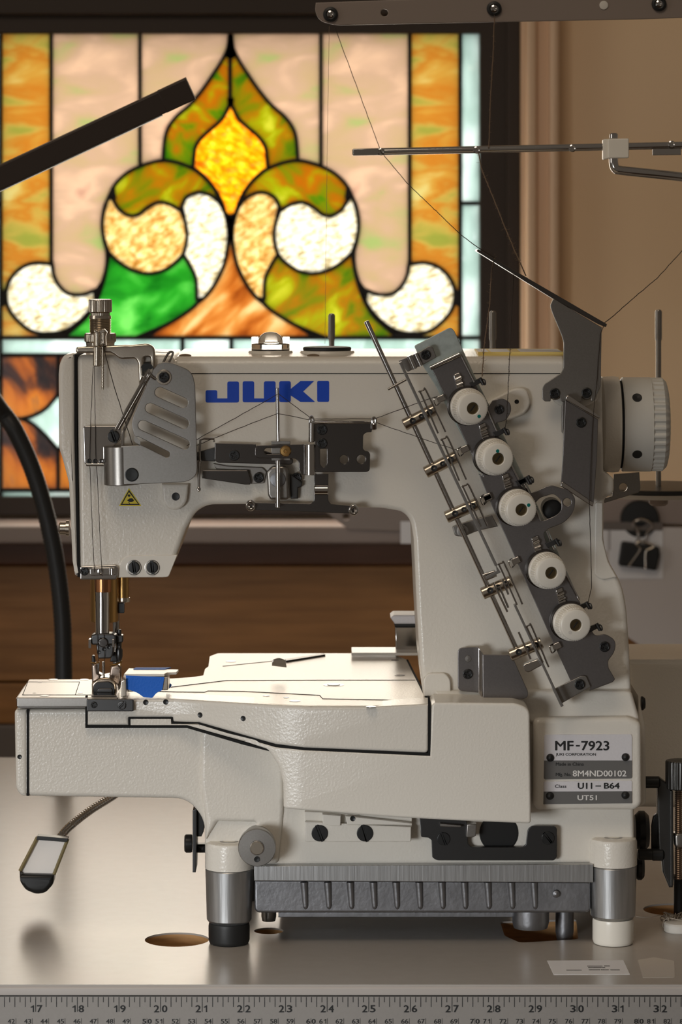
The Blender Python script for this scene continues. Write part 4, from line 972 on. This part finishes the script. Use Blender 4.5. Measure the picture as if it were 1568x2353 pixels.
# seam guide block under the blue tape
gy0 = yf(300) + 4.5
gz = zB + 1
mk('seam_guide', plate([(278, 1566), (290, 1560), (291, 1600), (278, 1602)], gy0 - 4, 34, .5) + plate([(293, 1554), (386, 1556), (386, 1586), (293, 1590)], gy0, 24, .6), NIK, M)
gt = zy(1554, gy0)
mk('guide_top_plate', prism([(W(285, 0, gy0)[0], gy0 - 1), (W(378, 0, gy0)[0], gy0 - 1), (W(383, 0, gy0)[0], gy0 + 6), (W(404, 0, gy0)[0], gy0 + 8), (W(407, 0, gy0)[0], gy0 + 20), (W(290, 0, gy0)[0], gy0 + 26)], gt, gt + 1.6, .3), CRS, M)

# ---- middle thread guard group
ym = YA - 10
mk('looper_take_up_plate', plate(Z2((240, 645, 10), (548, 655), (555, 690), (830, 765, 14), (828, 800, 14), (810, 810, 8), (262, 795, 14), (238, 772, 10)), ym + 3, 2, .5), DST, M)
mk('looper_take_up_plate', plate(Z2((108, 716), (240, 680), (245, 785), (108, 780)), ym + 4, 3, .5), BLU, M)
screw(*Z2((388, 740))[0], ym + 3, 12.5, BLK, 'x', t=.8)
fp = mk('slide_plate', plate(Z2((543, 685, 14), (560, 664, 14), (930, 657), (930, 885), (888, 886, 14), (874, 850, 14), (870, 785, 14), (845, 763, 14), (560, 760, 14), (542, 740, 14)), ym - 3, 1.6, .4, holes=[capsule(*Z2((635, 708))[0], *Z2((780, 708))[0], 7)]), DST, M)
mk('brass_screw', lathe([(3.6, 0), (3.6, .8), (3, 1.6), (1.2, 1.7), (.9, 1.2), (.01, 1.2)], W(*Z2((772, 707))[0], ym - 3), (0, -1, 0), 28), BRS, fp)
mk('slide_block', plate(Z2((665, 632), (808, 632), (808, 778), (668, 778)), ym + 0, 3, .3), SAT, fp)
mk('rolled_fold', rod(W(*Z2((957, 655))[0], ym - 2), W(*Z2((957, 886))[0], ym - 2), 4.0, 24, .3), CHR, fp)
mk('thread_rod', rod(W(*Z2((710, 232))[0], ym - 4), W(*Z2((718, 635))[0], ym - 4), 1.25, 14) + rod(W(*Z2((714, 775))[0], ym - 7), W(*Z2((716, 1132))[0], ym - 7), 1.5, 14), CHR, M)
rp = mk('thread_plate', plate(Z2((990, 495), (1395, 492), (1425, 492), (1420, 565, 8), (1380, 568, 10), (1356, 585, 14), (1354, 690, 8), (1370, 707, 10), (1395, 710, 14), (1408, 730, 10), (1405, 852, 12), (1385, 865, 12), (1002, 866, 10), (990, 845)), ym - 4, 1.6, .4, holes=[(*Z2((1211, 771))[0], 10), (*Z2((1340, 769))[0], 10), fil(Z2((1032, 690, 8), (1082, 690, 8), (1082, 810, 20), (1058, 836, 20), (1032, 810, 16)))]), DST, M)
for p in ((1048, 548), (1048, 650)): screw(*Z2(p)[0], ym - 4, 12, BLK, 'x', par=rp, t=1)
mk('plate_top_fold', rod(W(*Z2((990, 495))[0], ym - 4), W(*Z2((1420, 491))[0], ym - 4), .9, 12), CHR, rp)
for p0, p1 in (((968, 450), (967, 640)), ((1437, 455), (1437, 545))):
    mk('eyelet_post', rod(W(*Z2((p0[0], p0[1] + 40))[0], ym - 6), W(*Z2(p1)[0], ym - 5), 2.0, 14) + tube(cr([W(*Z2(q)[0], ym - 6) for q in ((p0[0] - 10, p0[1] + 55), (p0[0] - 12, p0[1] + 18), (p0[0], p0[1]), (p0[0] + 12, p0[1] + 18), (p0[0] + 10, p0[1] + 55))], 4), .9, 10), CHR, rp)
mk('lower_link', plate(Z2((150, 852), (490, 852, 8), (512, 930, 10), (508, 960, 8), (470, 960), (146, 912)), ym + 4, 3, .5), DST, M)
mk('link_bracket', plate(Z2((230, 800), (330, 818), (600, 830, 10), (628, 860), (610, 950, 10), (512, 955), (498, 855, 8), (250, 840)), ym + 8, 3, .5), SAT, M)
for p in ((570, 908), (857, 908)): screw(*Z2(p)[0], ym + 7, 12, BLK, 'x')
mk('pivot_block', plate(Z2((630, 868), (665, 825, 20), (762, 818, 20), (792, 850, 20), (800, 1060, 10), (780, 1076, 10), (660, 1074, 14), (640, 1040, 10)), ym - 2, 10, 1.6), SAT, M)
mk('pivot_pin', lathe([(5.0, 0), (5.0, .6), (4.4, .9), (.01, 1)], W(*Z2((715, 920))[0], ym - 2), (0, -1, 0), 32), ALU, M)
mk('stop_block', plate(Z2((808, 880), (900, 940), (895, 975, 10), (868, 985), (866, 1066), (812, 1066), (806, 985)), ym + 5, 6, .8), BLU, M)
lg = mk('lower_guide_bar', plate(Z2((505, 1092, 6), (955, 1102), (985, 1085, 14), (988, 880), (1095, 880), (1093, 1080, 14), (1115, 1106), (1290, 1122), (1290, 1178, 6), (510, 1150, 6)), ym - 1, 1.6, .4), DST, M)
mk('bar_fold', rod(W(*Z2((990, 1000))[0], ym - 1.6), W(*Z2((1092, 1000))[0], ym - 1.6), 3.2, 20, .3), CHR, lg)
for p in ((510, 1118), (1284, 1152)): mk('end_eyelet', plate(circ(*Z2(p)[0], 11.5, 24, 13), ym - 5, 6, 1.2, holes=[circ(*Z2(p)[0], 4.5, 16)]), CHR, lg)
mk('left_wire_guide', tpx([(*Z2(p)[0], ym - 2) for p in ((132, 800), (128, 690), (132, 625), (160, 612), (235, 615), (236, 640))], .8, 10) + tpx([(*Z2((122, 785))[0], ym - 5), (*Z2((121, 1000))[0], ym - 5)], .9, 10) + lathe([(.3, 0), (1.4, .8), (1.4, 2), (.8, 3)], W(*Z2((121, 1012))[0], ym - 5), (0, 0, 1), 14), CHR, M)

# ---- lower right guard beside the column foot
yq = YB - 10
fg = mk('folded_guard', plate(Z4((290, 1365, 14), (310, 1343, 14), (442, 1340), (446, 1668), (310, 1655, 18), (290, 1635, 14)), yq + 8, 1.6, .4), TSA, M)
mk('guard_fold', plate(Z4((438, 1340), (475, 1392), (472, 1718), (440, 1668)), yq + 1, 8, .4), CHR, fg)
mk('guard_face', plate(Z4((470, 1393, 8), (660, 1396, 24), (690, 1420, 14), (797, 1660, 14), (795, 1700, 20), (760, 1716, 20), (472, 1720, 4)), yq - 3, 1.6, .4), TSA, fg)
screw(*Z4((362, 1535))[0], yq + 8, 11.5, BLK, 'x', par=fg)
mk('guard_rivet', lathe([(2.2, 0), (2, .4), (.01, .5)], W(*Z4((364, 1423))[0], yq + 8), (0, -1, 0), 20), SAT, fg)
mk('foot_clip', plate([(1098, 1606), (1112, 1604), (1170, 1607), (1168, 1612), (1125, 1613), (1108, 1622)], 2, 4, .5), CHR, M)

# ---- things behind the bed and at the right of the machine
yr_ = 238
mk('rear_plate', prism([G(x, y, zB + 4)[:2] for x, y in ((808, 1500), (960, 1500), (960, 1487), (808, 1487))], zB + 2, zB + 4, .4), CRS, M)
rb = mk('rear_housing', plate([(908, 1440), (1000, 1440), (1000, 1503), (910, 1503)], yr_ - 20, 24, 1), CHR, M)
mk('housing_cap', plate([(898, 1420, 6), (904, 1414, 6), (1000, 1414), (1000, 1434), (908, 1434)], yr_ - 22, 28, 1.4), PLW, rb)
mk('housing_band', plate([(906, 1433), (1000, 1433), (1000, 1441), (908, 1441)], yr_ - 21, 25, .4), BLK, rb)
mk('rear_drive_housing', plate([(1440, 1517), (1640, 1517, 20), (1640, 1860, 10), (1452, 1856)], 150, 90, 5), CR, M)
mk('side_cover_edge', plate([(1468, 1600), (1484, 1670, 10), (1486, 1850, 10), (1466, 1856)], 30, 60, 2), CR, M)
mk('side_bolt', lathe([(4.6, 0), (4.6, 1.2), (3.4, 2.6), (.01, 3)], W(1474, 1616, 60), (1, 0, 0), 24), RUB, M)
pu = root('puller_mechanism', W(1530, 1900, 70)); pu.parent = M; pu.matrix_parent_inverse = Matrix.Translation(-WLOC[M])
yp = 40
DG = mat('dark_grey_steel', (.07, .068, .065), .35, .8)
c = W(1562, 1780, yp); mk('adjusting_knob', lathe([(8.5, 0), (9.2, .6), (9.2, 17.5), (8.6, 18.4), (.01, 18.6)], W(1562, 1812, yp), (0, 0, 1), 96, lambda k, h: 1 if k % 4 < 2 else .96), DG, pu)
mk('threaded_spindle', lathe([(2.4 - (i % 2) * .4, -i * .65) for i in range(1, 92)], W(1560, 1812, yp), (0, 0, 1), 18), mat('bronze_thread', (.20, .14, .10), .35, .9), pu)
Zp = zm(1400, 1460, .34)
mk('puller_frame', plate(Zp((330, 955, 10), (390, 1000, 8), (430, 1040, 6), (440, 1640), (432, 1705), (408, 1705), (365, 1600), (360, 1520), (340, 1500), (330, 1200)), yp - 2, 10, 1), DG, pu)
mk('frame_rail', plate(Zp((414, 1050, 4), (434, 1050, 4), (436, 1690), (414, 1700)), yp - 5, 4, .6), DG, pu)
mk('cross_collar', plate(Zp((440, 1340, 8), (520, 1335), (520, 1440), (446, 1440, 8)), yp - 4, 12, 2), SAT, pu)
mk('top_shaft', rod(W(*Zp((232, 992))[0], yp), W(*Zp((345, 992))[0], yp), 3.9, 24), BLK, pu)
mk('bottom_shaft', rod(W(*Zp((195, 1480))[0], yp), W(*Zp((372, 1480))[0], yp), 3.7, 24) + rod(W(*Zp((285, 1480))[0], yp), W(*Zp((372, 1480))[0], yp), 4.1, 24), BLK, pu)
mk('drive_drum', rod(W(*Zp((175, 1320))[0], yp + 24), W(*Zp((268, 1320))[0], yp + 24), 13, 36) + rod(W(*Zp((175, 1560))[0], yp + 20), W(*Zp((236, 1560))[0], yp + 20), 9, 28), BLK, pu)
mk('wing_lever', plate(Zp((300, 1225, 10), (322, 1205, 10), (340, 1215), (420, 1400), (400, 1470), (330, 1440), (288, 1450), (288, 1290)), yp + 6, 4, .8), BLK, pu)
c = W(1566, 2100, 115); mk('support_post', lathe([(5, -5), (5, zy(2010, 115))], (c[0], 115, 0), (0, 0, 1), 24), RUB, pu)

# ================================================================ blue tape on the seam guide
ty = gy0 - 1.2
bt = root('masking_tape', W(335, 1580, ty), 'bright blue masking tape wrapped over the seam guide beside the presser foot', 'tape')
mk('tape_front', plate([(289, 1552), (378, 1556), (373, 1586), (360, 1592, 4), (350, 1604, 3), (330, 1602, 3), (316, 1592, 4), (291, 1583)], ty, .5, .1), TAPE, bt)
mk('tape_top', prism([(W(302, 0, gy0)[0], gy0 + 20), (W(376, 0, gy0)[0], gy0 + 20), (W(388, 0, gy0)[0], gy0 + 27), (W(306, 0, gy0)[0], gy0 + 27)], gt + 1.6, gt + 2.1, .1), TAPE, bt)
mk('tape_back', plate([(383, 1572), (391, 1570), (395, 1574), (390, 1582, 3), (382, 1584)], gy0 + 26, .5, .1), TAPE, bt)

# ================================================================ desk lamp: bar head and black gooseneck
yL = 190.0
dl = root('desk_lamp', W(146, 1800, 600), 'dark bar-shaped desk lamp with a thick black gooseneck behind the machine head', 'lamp')
YGN = 600
arc = cr([W(*p) for p in ((-330, 640, 260), (-230, 745, 400), (-60, 868, 560), (0, 940, YGN), (35, 990, YGN), (76, 1082, YGN), (108, 1190, YGN), (130, 1300, YGN), (143, 1420, YGN), (146, 1540, YGN), (146, 1700, YGN), (146, 1770, YGN))], 12)
arc2 = []; 
for a, b in zip(arc, arc[1:]):
    n_ = max(1, int((Vector(b) - Vector(a)).length / 1.3))
    for k in range(n_): arc2.append(Vector(a).lerp(Vector(b), k / n_))
arc2.append(Vector(arc[-1]))
mk('gooseneck', tube(arc2, [7.4 - (i % 2) * .4 for i in range(len(arc2))], 16), RUB, dl)
e_ = arc[-1]; mk('lamp_base', lathe([(22, 0), (23, 1), (23, 10), (20, 12), (9, 14), (8, e_[2])], (e_[0], e_[1], 0), (0, 0, 1), 40), LMP, dl)
# head: from off-frame left up to (445,212)
p0 = Vector(W(-330, 563, yL)); p1 = Vector(W(437, 205, yL)); d_ = (p1 - p0).normalized(); up = Vector((-d_.z, 0, d_.x))
th = 52 * S(yL) / 2
rect = [(p0 + up * th), (p1 + up * th), (p1 - up * th), (p0 - up * th)]
hd = weld(Geo(*(lambda v, f: ([(a, yL + 14 - c, b) for a, b, c in v], f))(*slab([[(q.x, q.z) for q in rect]], 28, 1.2))))
RA = lambda g: g.rot(tuple((p0 + p1) / 2), d_, TILT)
TILT = math.radians(5)
mk('lamp_head', RA(hd), LMP, dl)
q0 = p0.lerp(p1, .915)
mk('end_cap', RA(weld(Geo(*(lambda v, f: ([(a, yL + 14 - c, b) for a, b, c in v], f))(*slab([[(q.x, q.z) for q in (q0 + up * (th + .25), p1 + d_ * .3 + up * (th + .25), p1 + d_ * .3 - up * (th + .25), q0 - up * (th + .25))]], 28.6, 1.2))))), LMP, dl)
q1 = p0.lerp(p1, .90); q2 = p0.lerp(p1, .05)
mk('light_cover', weld(Geo(*(lambda v, f: ([(a, yL + 14 - c, b) for a, b, c in v], f))(*slab([[(q.x, q.z) for q in (q2 - up * (th - .6), q1 - up * (th - .6), q1 - up * (th + .02), q2 - up * (th + .02))]], 12, 0)))), LMP, dl)
mk('joint', rod(p0 + Vector((10, 14, 0)), Vector(arc[0]) + Vector((0, 0, 0)), 6, 16), LMP, dl)
# ================================================================ gooseneck work light hanging at the left
gl_ = root('work_light', W(100, 1990, 110), 'small black work light head on a chrome gooseneck hanging below the bed arm', 'lamp')
G0 = cr([W(*p) for p in ((330, 1790, 190), (292, 1808, 175), (252, 1834, 160), (205, 1864, 145), (163, 1897, 132), (140, 1922, 124), (128, 1945, 120))], 10)
g2 = []
for a, b in zip(G0, G0[1:]):
    n_ = max(1, int((Vector(b) - Vector(a)).length / .75))
    for k in range(n_): g2.append(Vector(a).lerp(Vector(b), k / n_))
mk('chrome_gooseneck', tube(g2, [2.9 - (i % 2) * .35 for i in range(len(g2))], 14), CHR, gl_)
Zl = zm(0, 1780, .3827)
yw_ = 108
rim_o = Zl((222, 368, 4), (410, 383, 4), (326, 585), (318, 655, 24), (275, 712, 24), (205, 720, 24), (140, 690, 24), (116, 640, 14), (115, 575, 4))
rim_i = fil(Zl((234, 385), (394, 397), (312, 598), (140, 592), (126, 578)))
mk('light_housing', plate(Zl((224, 370, 4), (409, 384, 4), (326, 592), (117, 580)), yw_ + 6, 9, .6), LMP, gl_)
DIF = mat('light_diffuser', (.92, .86, .80), .4)
mk('diffuser', plate(Zl((228, 376), (404, 388), (320, 602), (124, 594)), yw_ + 5, 1.4, .1), DIF, gl_)
q4 = [(*p, yw_ + 3) for p in Zl((226, 374), (407, 386), (324, 600), (120, 578))]
mk('gold_rim', gsum([tube([W(*q4[a]), W(*q4[b])], 1.15, 8) for a, b in ((1, 2), (3, 0))]), OLV, gl_)
mk('inner_wall', plate(Zl((224, 368, 3), (411, 384, 3), (402, 406), (217, 392)), yw_ + 1, 8, .3), BLK, gl_)
mk('nose_cap', plate(Zl((115, 580), (132, 600), (324, 604), (322, 640, 10), (316, 665, 24), (272, 714, 24), (215, 722, 20), (150, 696, 24), (118, 645, 14)), yw_ - 1, 17, 3), BLK, gl_)

# ================================================================ thread stand behind the machine
yS = 170.0
ts = root('thread_stand', W(1640, 2200, yS + 60), 'grey metal thread stand with eyelet arm, guide rod and spool pins behind the machine', 'thread stand')
xp = W(1660, 0, yS + 20)[0]
mk('pole', rod((xp, yS + 20, 0), (xp, yS + 20, zy(-40, yS)), 8, 24), CHR, ts)
mk('stand_foot', lathe([(32, 0), (33, 2), (33, 7), (12, 9), (10, 26)], (xp, yS + 20, 0), (0, 0, 1), 36), GREY, ts)
hs = [(884, 29, 8.5)]
ea = mk('eyelet_arm', plate([(726, 6), (1750, -30), (1750, 34), (1480, 44), (770, 58, 20), (735, 48, 20), (724, 26, 8)], yS, 2.5, .5, holes=hs), TGR, ts)
for x, y in ((760, 33), (1136, 20), (1515, 9)):
    mk('eyelet', lathe([(4.8, -1), (5.2, .4), (5, 1.6), (3.4, 2.2), (2.7, 1.8), (2.6, .6), (.01, .5)], W(x, y, yS), (0, -1, 0), 32), RUB, ea)
    mk('eyelet_core', lathe([(2.5, .2), (2.5, 1.6), (1.5, 2), (1.1, 1.2), (.01, 1.1)], W(x, y, yS), (0, -1, 0), 24), CHR, ea)
mk('arm_rivet', lathe([(3, -.2), (3, .5), (2.5, .7), (.01, .7)], W(1388, 12, yS), (0, -1, 0), 24), FELT, ea)
gr = mk('guide_rod', rod(W(810, 350, yS), W(1740, 330, yS), 2.5, 20), CHR, ts)
for x0, x1 in ((812, 872), (1500, 1566)): mk('rod_flat', plate([(x0, 342), (x1, 341), (x1, 356), (x0, 357)], yS - 2.6, 1.2, .5), CHR, gr)
for x, y in ((876, 349), (1096, 345), (1316, 341), (1544, 332)):
    mk('thread_eye', lathe([(2.6, 0), (2.6, 1), (1.9, 1.3), (1.3, .8), (.01, .8)], W(x, y, yS - 2.2), (0, -1, 0), 20), CHR, gr)
mk('white_clip', plate([(1398, 319, 3), (1446, 318, 3), (1446, 363, 3), (1398, 364, 3)], yS - 6, 10, .8) + plate([(1386, 320, 4), (1402, 319), (1402, 364), (1386, 368, 4)], yS - 4, 6, .8), WHP, ts)
mk('clip_bolt', rod(W(1411, 320, yS - 1), W(1411, 306, yS - 1), 3, 18), CHR, ts)
mk('bent_arm', tube(cr([W(*p) for p in ((1411, 356, yS - 2), (1411, 375, yS - 2), (1416, 388, yS - 2), (1432, 392, yS - 2), (1500, 399, yS), (1600, 410, yS + 10), (1660, 418, yS + 20))], 6), 3.2, 16), CHR, ts)
yP = 290
for x, tp_ in ((762.5, 720), (1133, 714), (1514, 711)):
    sp_ = mk('spool_pin', lathe([(1.9, zy(1150, yP)), (2.0, zy(784, yP)), (2.5, zy(782, yP) + 1), (2.5, zy(tp_, yP) - 1.5), (1.7, zy(tp_, yP) - .3), (.01, zy(tp_, yP))], (W(x, 0, yP)[0], yP, 0), (0, 0, 1), 20), SAT, ts)
    tz_ = zy(1118, yP)
    mk('spool_tray', lathe([(2, -3), (46, -3), (47, -2), (47, 0), (46, .6), (2, .6)], (W(x, 0, yP)[0], yP, tz_), (0, 0, 1), 48), BLK, ts)
    if x > 1400:
        mk('spool_cushion', lathe([(2, -8), (36, -7), (40, -3.2), (2, -3.1)], (W(x, 0, yP)[0], yP, tz_), (0, 0, 1), 40), FELT, ts)
        mk('tray_nut', rod((W(x, 0, yP)[0], yP, tz_ - 14), (W(x, 0, yP)[0], yP, tz_ - 6), 7, 20), SILL, ts)
xb0, xb1 = W(745, 0, yP)[0], xp
zt2 = zy(1118, yP) - 3
mk('tray_bar', box(xb0, W(1300, 0, yP)[0], yP - 8, yP + 8, zt2 - 7, zt2, 1) + box(W(1290, 0, yP)[0], W(1310, 0, yP)[0], yP - 8, yP + 60, zt2 - 7, zt2, 1) + box(W(1290, 0, yP)[0], xp + 8, yP + 44, yP + 60, zt2 - 7, zt2, 1) + box(xp - 8, xp + 8, yS + 20, yP + 60, zt2 - 7, zt2, 1), GREY, ts)

# ================================================================ threads


def thread(label, pts, m=THR, r=.24, cat='thread', fuzz=0, gp='threads of the machine'):
    P = []
    for q in pts: P.append(Vector(W(*q)))
    Q = [P[0]]
    for a, b in zip(P, P[1:]):
        n_ = max(1, int((b - a).length / 3))
        for k in range(1, n_ + 1): Q.append(a.lerp(b, k / n_))
    sg = random.Random(len(label)); Q = [q + Vector((sg.uniform(-.12, .12), 0, sg.uniform(-.12, .12))) for q in Q]
    g = tube(Q, r, 6)
    if fuzz:
        for q in Q:
            for k in range(3):
                d = Vector((sg.gauss(0, 1), sg.gauss(0, .6), sg.gauss(0, 1))) * fuzz
                o_ = q + Vector((0, 0, sg.uniform(-1.5, 1.5))); g = g + tube([o_, o_ + d * .6, o_ + d + Vector((sg.uniform(-.3, .3), 0, .2))], .11, 3)
    return tag(mk('thread', g, m), label, cat, gp)


yc_ = YT - 6
ysf = yb + 10
thread('dark thread slanting from the leftmost eyelet past the guide rod to the shelf tip', [(768, 58, yS), (876, 349, yS - 4), (935, 420, yS - 30), (1060, 540, 60), (1098, 568, ysf), (1138, 592, ysf)], r=.27)
thread('fuzzy brown thread hanging from the guide shelf tip to the top tension knob', [(1138, 592, ysf), (1130, 620, ysf), (1126, 700, ysf - 3), (1116, 770, ysf - 5), (1113, 800, ysf - 8), (1108, 865, yc_)], THF, .36, fuzz=.9)
thread('fuzzy brown thread from the middle eyelet down to the guide rod', [(1137, 40, yS - 3), (1134, 120, yS - 3), (1128, 220, yS - 3), (1124, 338, yS - 4)], THF, .42, fuzz=.9)
thread('fuzzy brown thread from the guide rod to the middle of the guide shelf', [(1100, 352, yS - 4), (1106, 385, yS - 10), (1128, 440, yS - 40), (1160, 520, 90), (1185, 580, 40), (1197, 606, ysf), (1209, 634, ysf)], THF, .38, fuzz=.85)
thread('dark thread hanging from the guide shelf past the second tension knob', [(1181, 630, ysf), (1180, 660, ysf), (1176, 720, ysf), (1173, 790, ysf - 6), (1168, 900, yc_ - 2), (1165, 960, yc_ - 2), (1162, 982, yc_)], THR, .24, fuzz=.45)
thread('thin dark thread rising from the shelf end to the right edge', [(1590, 548, yS - 20), (1568, 577, yS - 40), (1510, 640, 90), (1460, 682, 50), (1410, 726, ysf + 4), (1389, 742, ysf)], r=.26)
thread('dark thread running down the tall steel bracket to the lowest tension knob', [(1388, 748, yb - 1), (1380, 770, yb - 1), (1372, 880, yb - 1), (1366, 930, yl - 1), (1361, 1000, yl - 1), (1355, 1160, yl - 2), (1358, 1260, yl), (1360, 1350, yl + 2), (1352, 1386, YT - 5)], r=.26)
thread('faint thin thread hanging straight down in front of the stained glass', [(757, 60, yS), (753, 300, yS + 20), (749, 600, yS + 50), (747, 790, yS + 70)], mat('pale_thread', (.25, .18, .12), .8), .14)
yv = ym - 6
thread('upper dark thread spanning the arm front above the black guide plates', [(1000, 912, YT - 12), (950, 930, YG), (862, 962, yv), (718, 963, yv), (640, 905, yv), (560, 950, yv), (456, 1008, ym), (430, 1024, ym + 3)], r=.22)
thread('lower dark thread spanning the arm front above the black guide plates', [(1056, 1036, YT - 8), (1000, 1018, YG), (862, 970, yv), (718, 966, yv), (638, 950, yv), (560, 980, yv), (456, 1022, ym), (430, 1034, ym + 3)], r=.22)
thread('left needle thread running down the head front', [(214, 842, yh - 9), (208, 980, YA - 10), (206, 1058, YA - 10), (208, 1100, YA - 5), (213, 1240, YA - 7), (217, 1305, YA - 8), (221, 1400, yk - 7), (224, 1460, yk - 8), (227, 1520, yk - 4), (228, 1578, yk - 3)], r=.22)
thread('right needle thread running down the head front', [(217, 842, yh - 9), (219, 980, YA - 10), (220, 1058, YA - 10), (224, 1100, YA - 5), (230, 1240, YA - 7), (234, 1305, YA - 8), (238, 1400, yk - 7), (240, 1500, yk - 7), (241, 1578, yk - 3)], r=.22)
thread('dark thread slanting from the steel take-up bracket to the slotted cover', [(234, 780, yh - 11), (242, 815, yh - 9), (260, 880, YA - 12), (282, 950, YA - 16), (305, 1022, YA - 19)], r=.28)

# ================================================================ wall things at the right
yR = YW - 60
rail = mk('wall_rail', plate([(1330, 1146), (2000, 1146), (2000, 1206), (1330, 1206)], YW - 14, 16, 2), SILL)
tag(rail, 'brownish grey metal rail on the wall behind the handwheel', 'rail')
mg = mk('round_magnet', lathe([(19, 0), (20, 1), (20, 6), (18.5, 7.5), (.01, 8)], W(1470, 1192, YW - 14), (0, -1, 0), 36), RUB); tag(mg, 'round black magnet stuck on the wall rail above the binder clip', 'magnet')
yq_ = YW - 26
ps_ = mk('paper_sheet', plate([(1360, 1208), (1570, 1212), (1900, 1212), (1900, 1540), (1540, 1540), (1500, 1502), (1440, 1462), (1380, 1430)], yq_ + 6, .6, 0), PAP); tag(ps_, 'large pale paper sheet hanging under the wall rail at the right', 'paper')
ps2 = mk('paper_sheet', plate([(1330, 1216), (1398, 1216), (1398, 1266), (1330, 1266)], yq_ + 4.6, .5, 0) + plate([(1400, 1216), (1524, 1216), (1524, 1330), (1400, 1330)], yq_ + 4.8, .5, 0), LBW); tag(ps2, 'smaller white printed sheet behind the binder clip', 'paper')
mk('printed_band', plate([(1385, 1199), (1523, 1201), (1523, 1219), (1385, 1218)], yq_ + 4.2, .3, 0) + plate([(1401.5, 1219), (1403, 1219), (1403, 1265), (1401.5, 1265)], yq_ + 4.4, .2, 0), GREY, ps2)
bc_ = root('binder_clip', W(1470, 1280, yq_), 'black binder clip with silver wire handles hanging below the round magnet', 'binder clip')
Zc = zm(1340, 1080, .204)
mk('clip_body', plate(Zc((440, 805, 6), (600, 828), (868, 868, 6), (872, 960), (828, 1140, 6), (660, 1105), (400, 1080, 6), (420, 940)), yq_ - 6, 10, 2.4), RUB, bc_)
mk('wire_handle', tube(cr([W(*Zc(p)[0], yq_ - 7) for p in ((515, 1085), (640, 910), (635, 870), (600, 835), (640, 810), (700, 820), (800, 862), (720, 905), (705, 960), (706, 1120))], 5), 1.15, 10), NIK, bc_)
mk('wire_handle', tube(cr([W(*Zc(p)[0], yq_ - 3) for p in ((600, 825), (625, 740), (610, 670), (570, 620), (590, 580), (660, 560), (740, 590), (775, 640), (765, 665), (715, 725), (700, 820))], 5), 1.4, 10), CHR, bc_)
# grey bracket and folded paper on the sill
sb = mk('shelf_bracket', plate([(738, 1168), (745, 1160), (1180, 1160), (1180, 1230), (800, 1216), (790, 1208)], YW - 95, 4, .6, holes=[(796, 1187, 8)]), TGR); tag(sb, 'grey angled metal bracket with one hole on the window sill', 'bracket')
fp_ = mk('paper_card', plate([(921, 1198), (1020, 1198), (1020, 1250), (921, 1249)], YW - 99, .5, 0), LBW); tag(fp_, 'small white card leaning at the end of the window sill', 'card')
# lint beside the puller post
rg = random.Random(3); c0 = Vector(G(1552, 2128, 0)); g = Geo()
for k in range(26):
    P = [c0 + Vector((rg.uniform(-9, 12), rg.uniform(-14, 14), rg.uniform(.8, 8))) for _ in range(5)]
    g = g + tube(cr(P, 4), .35, 5)
g = g + tube(cr([G(1462, 2106, .4), G(1490, 2108, .4), G(1520, 2104, 3), c0 + Vector((0, 0, 4))], 5), .2, 5)
tag(mk('thread_lint', g, mat('pale_lint', (.50, .44, .37), .9)), 'pale tangle of loose thread lint on the table near the black post', 'lint')
cs_ = mk('bobbin_cap', lathe([(9, 0), (9.6, .6), (9.6, 5), (8.6, 6), (4, 6.4), (.01, 6.2)], G(1560, 2140, 0), (0, 0, 1), 36), FELT); tag(cs_, 'small white round cap on the table below the lint', 'cap')
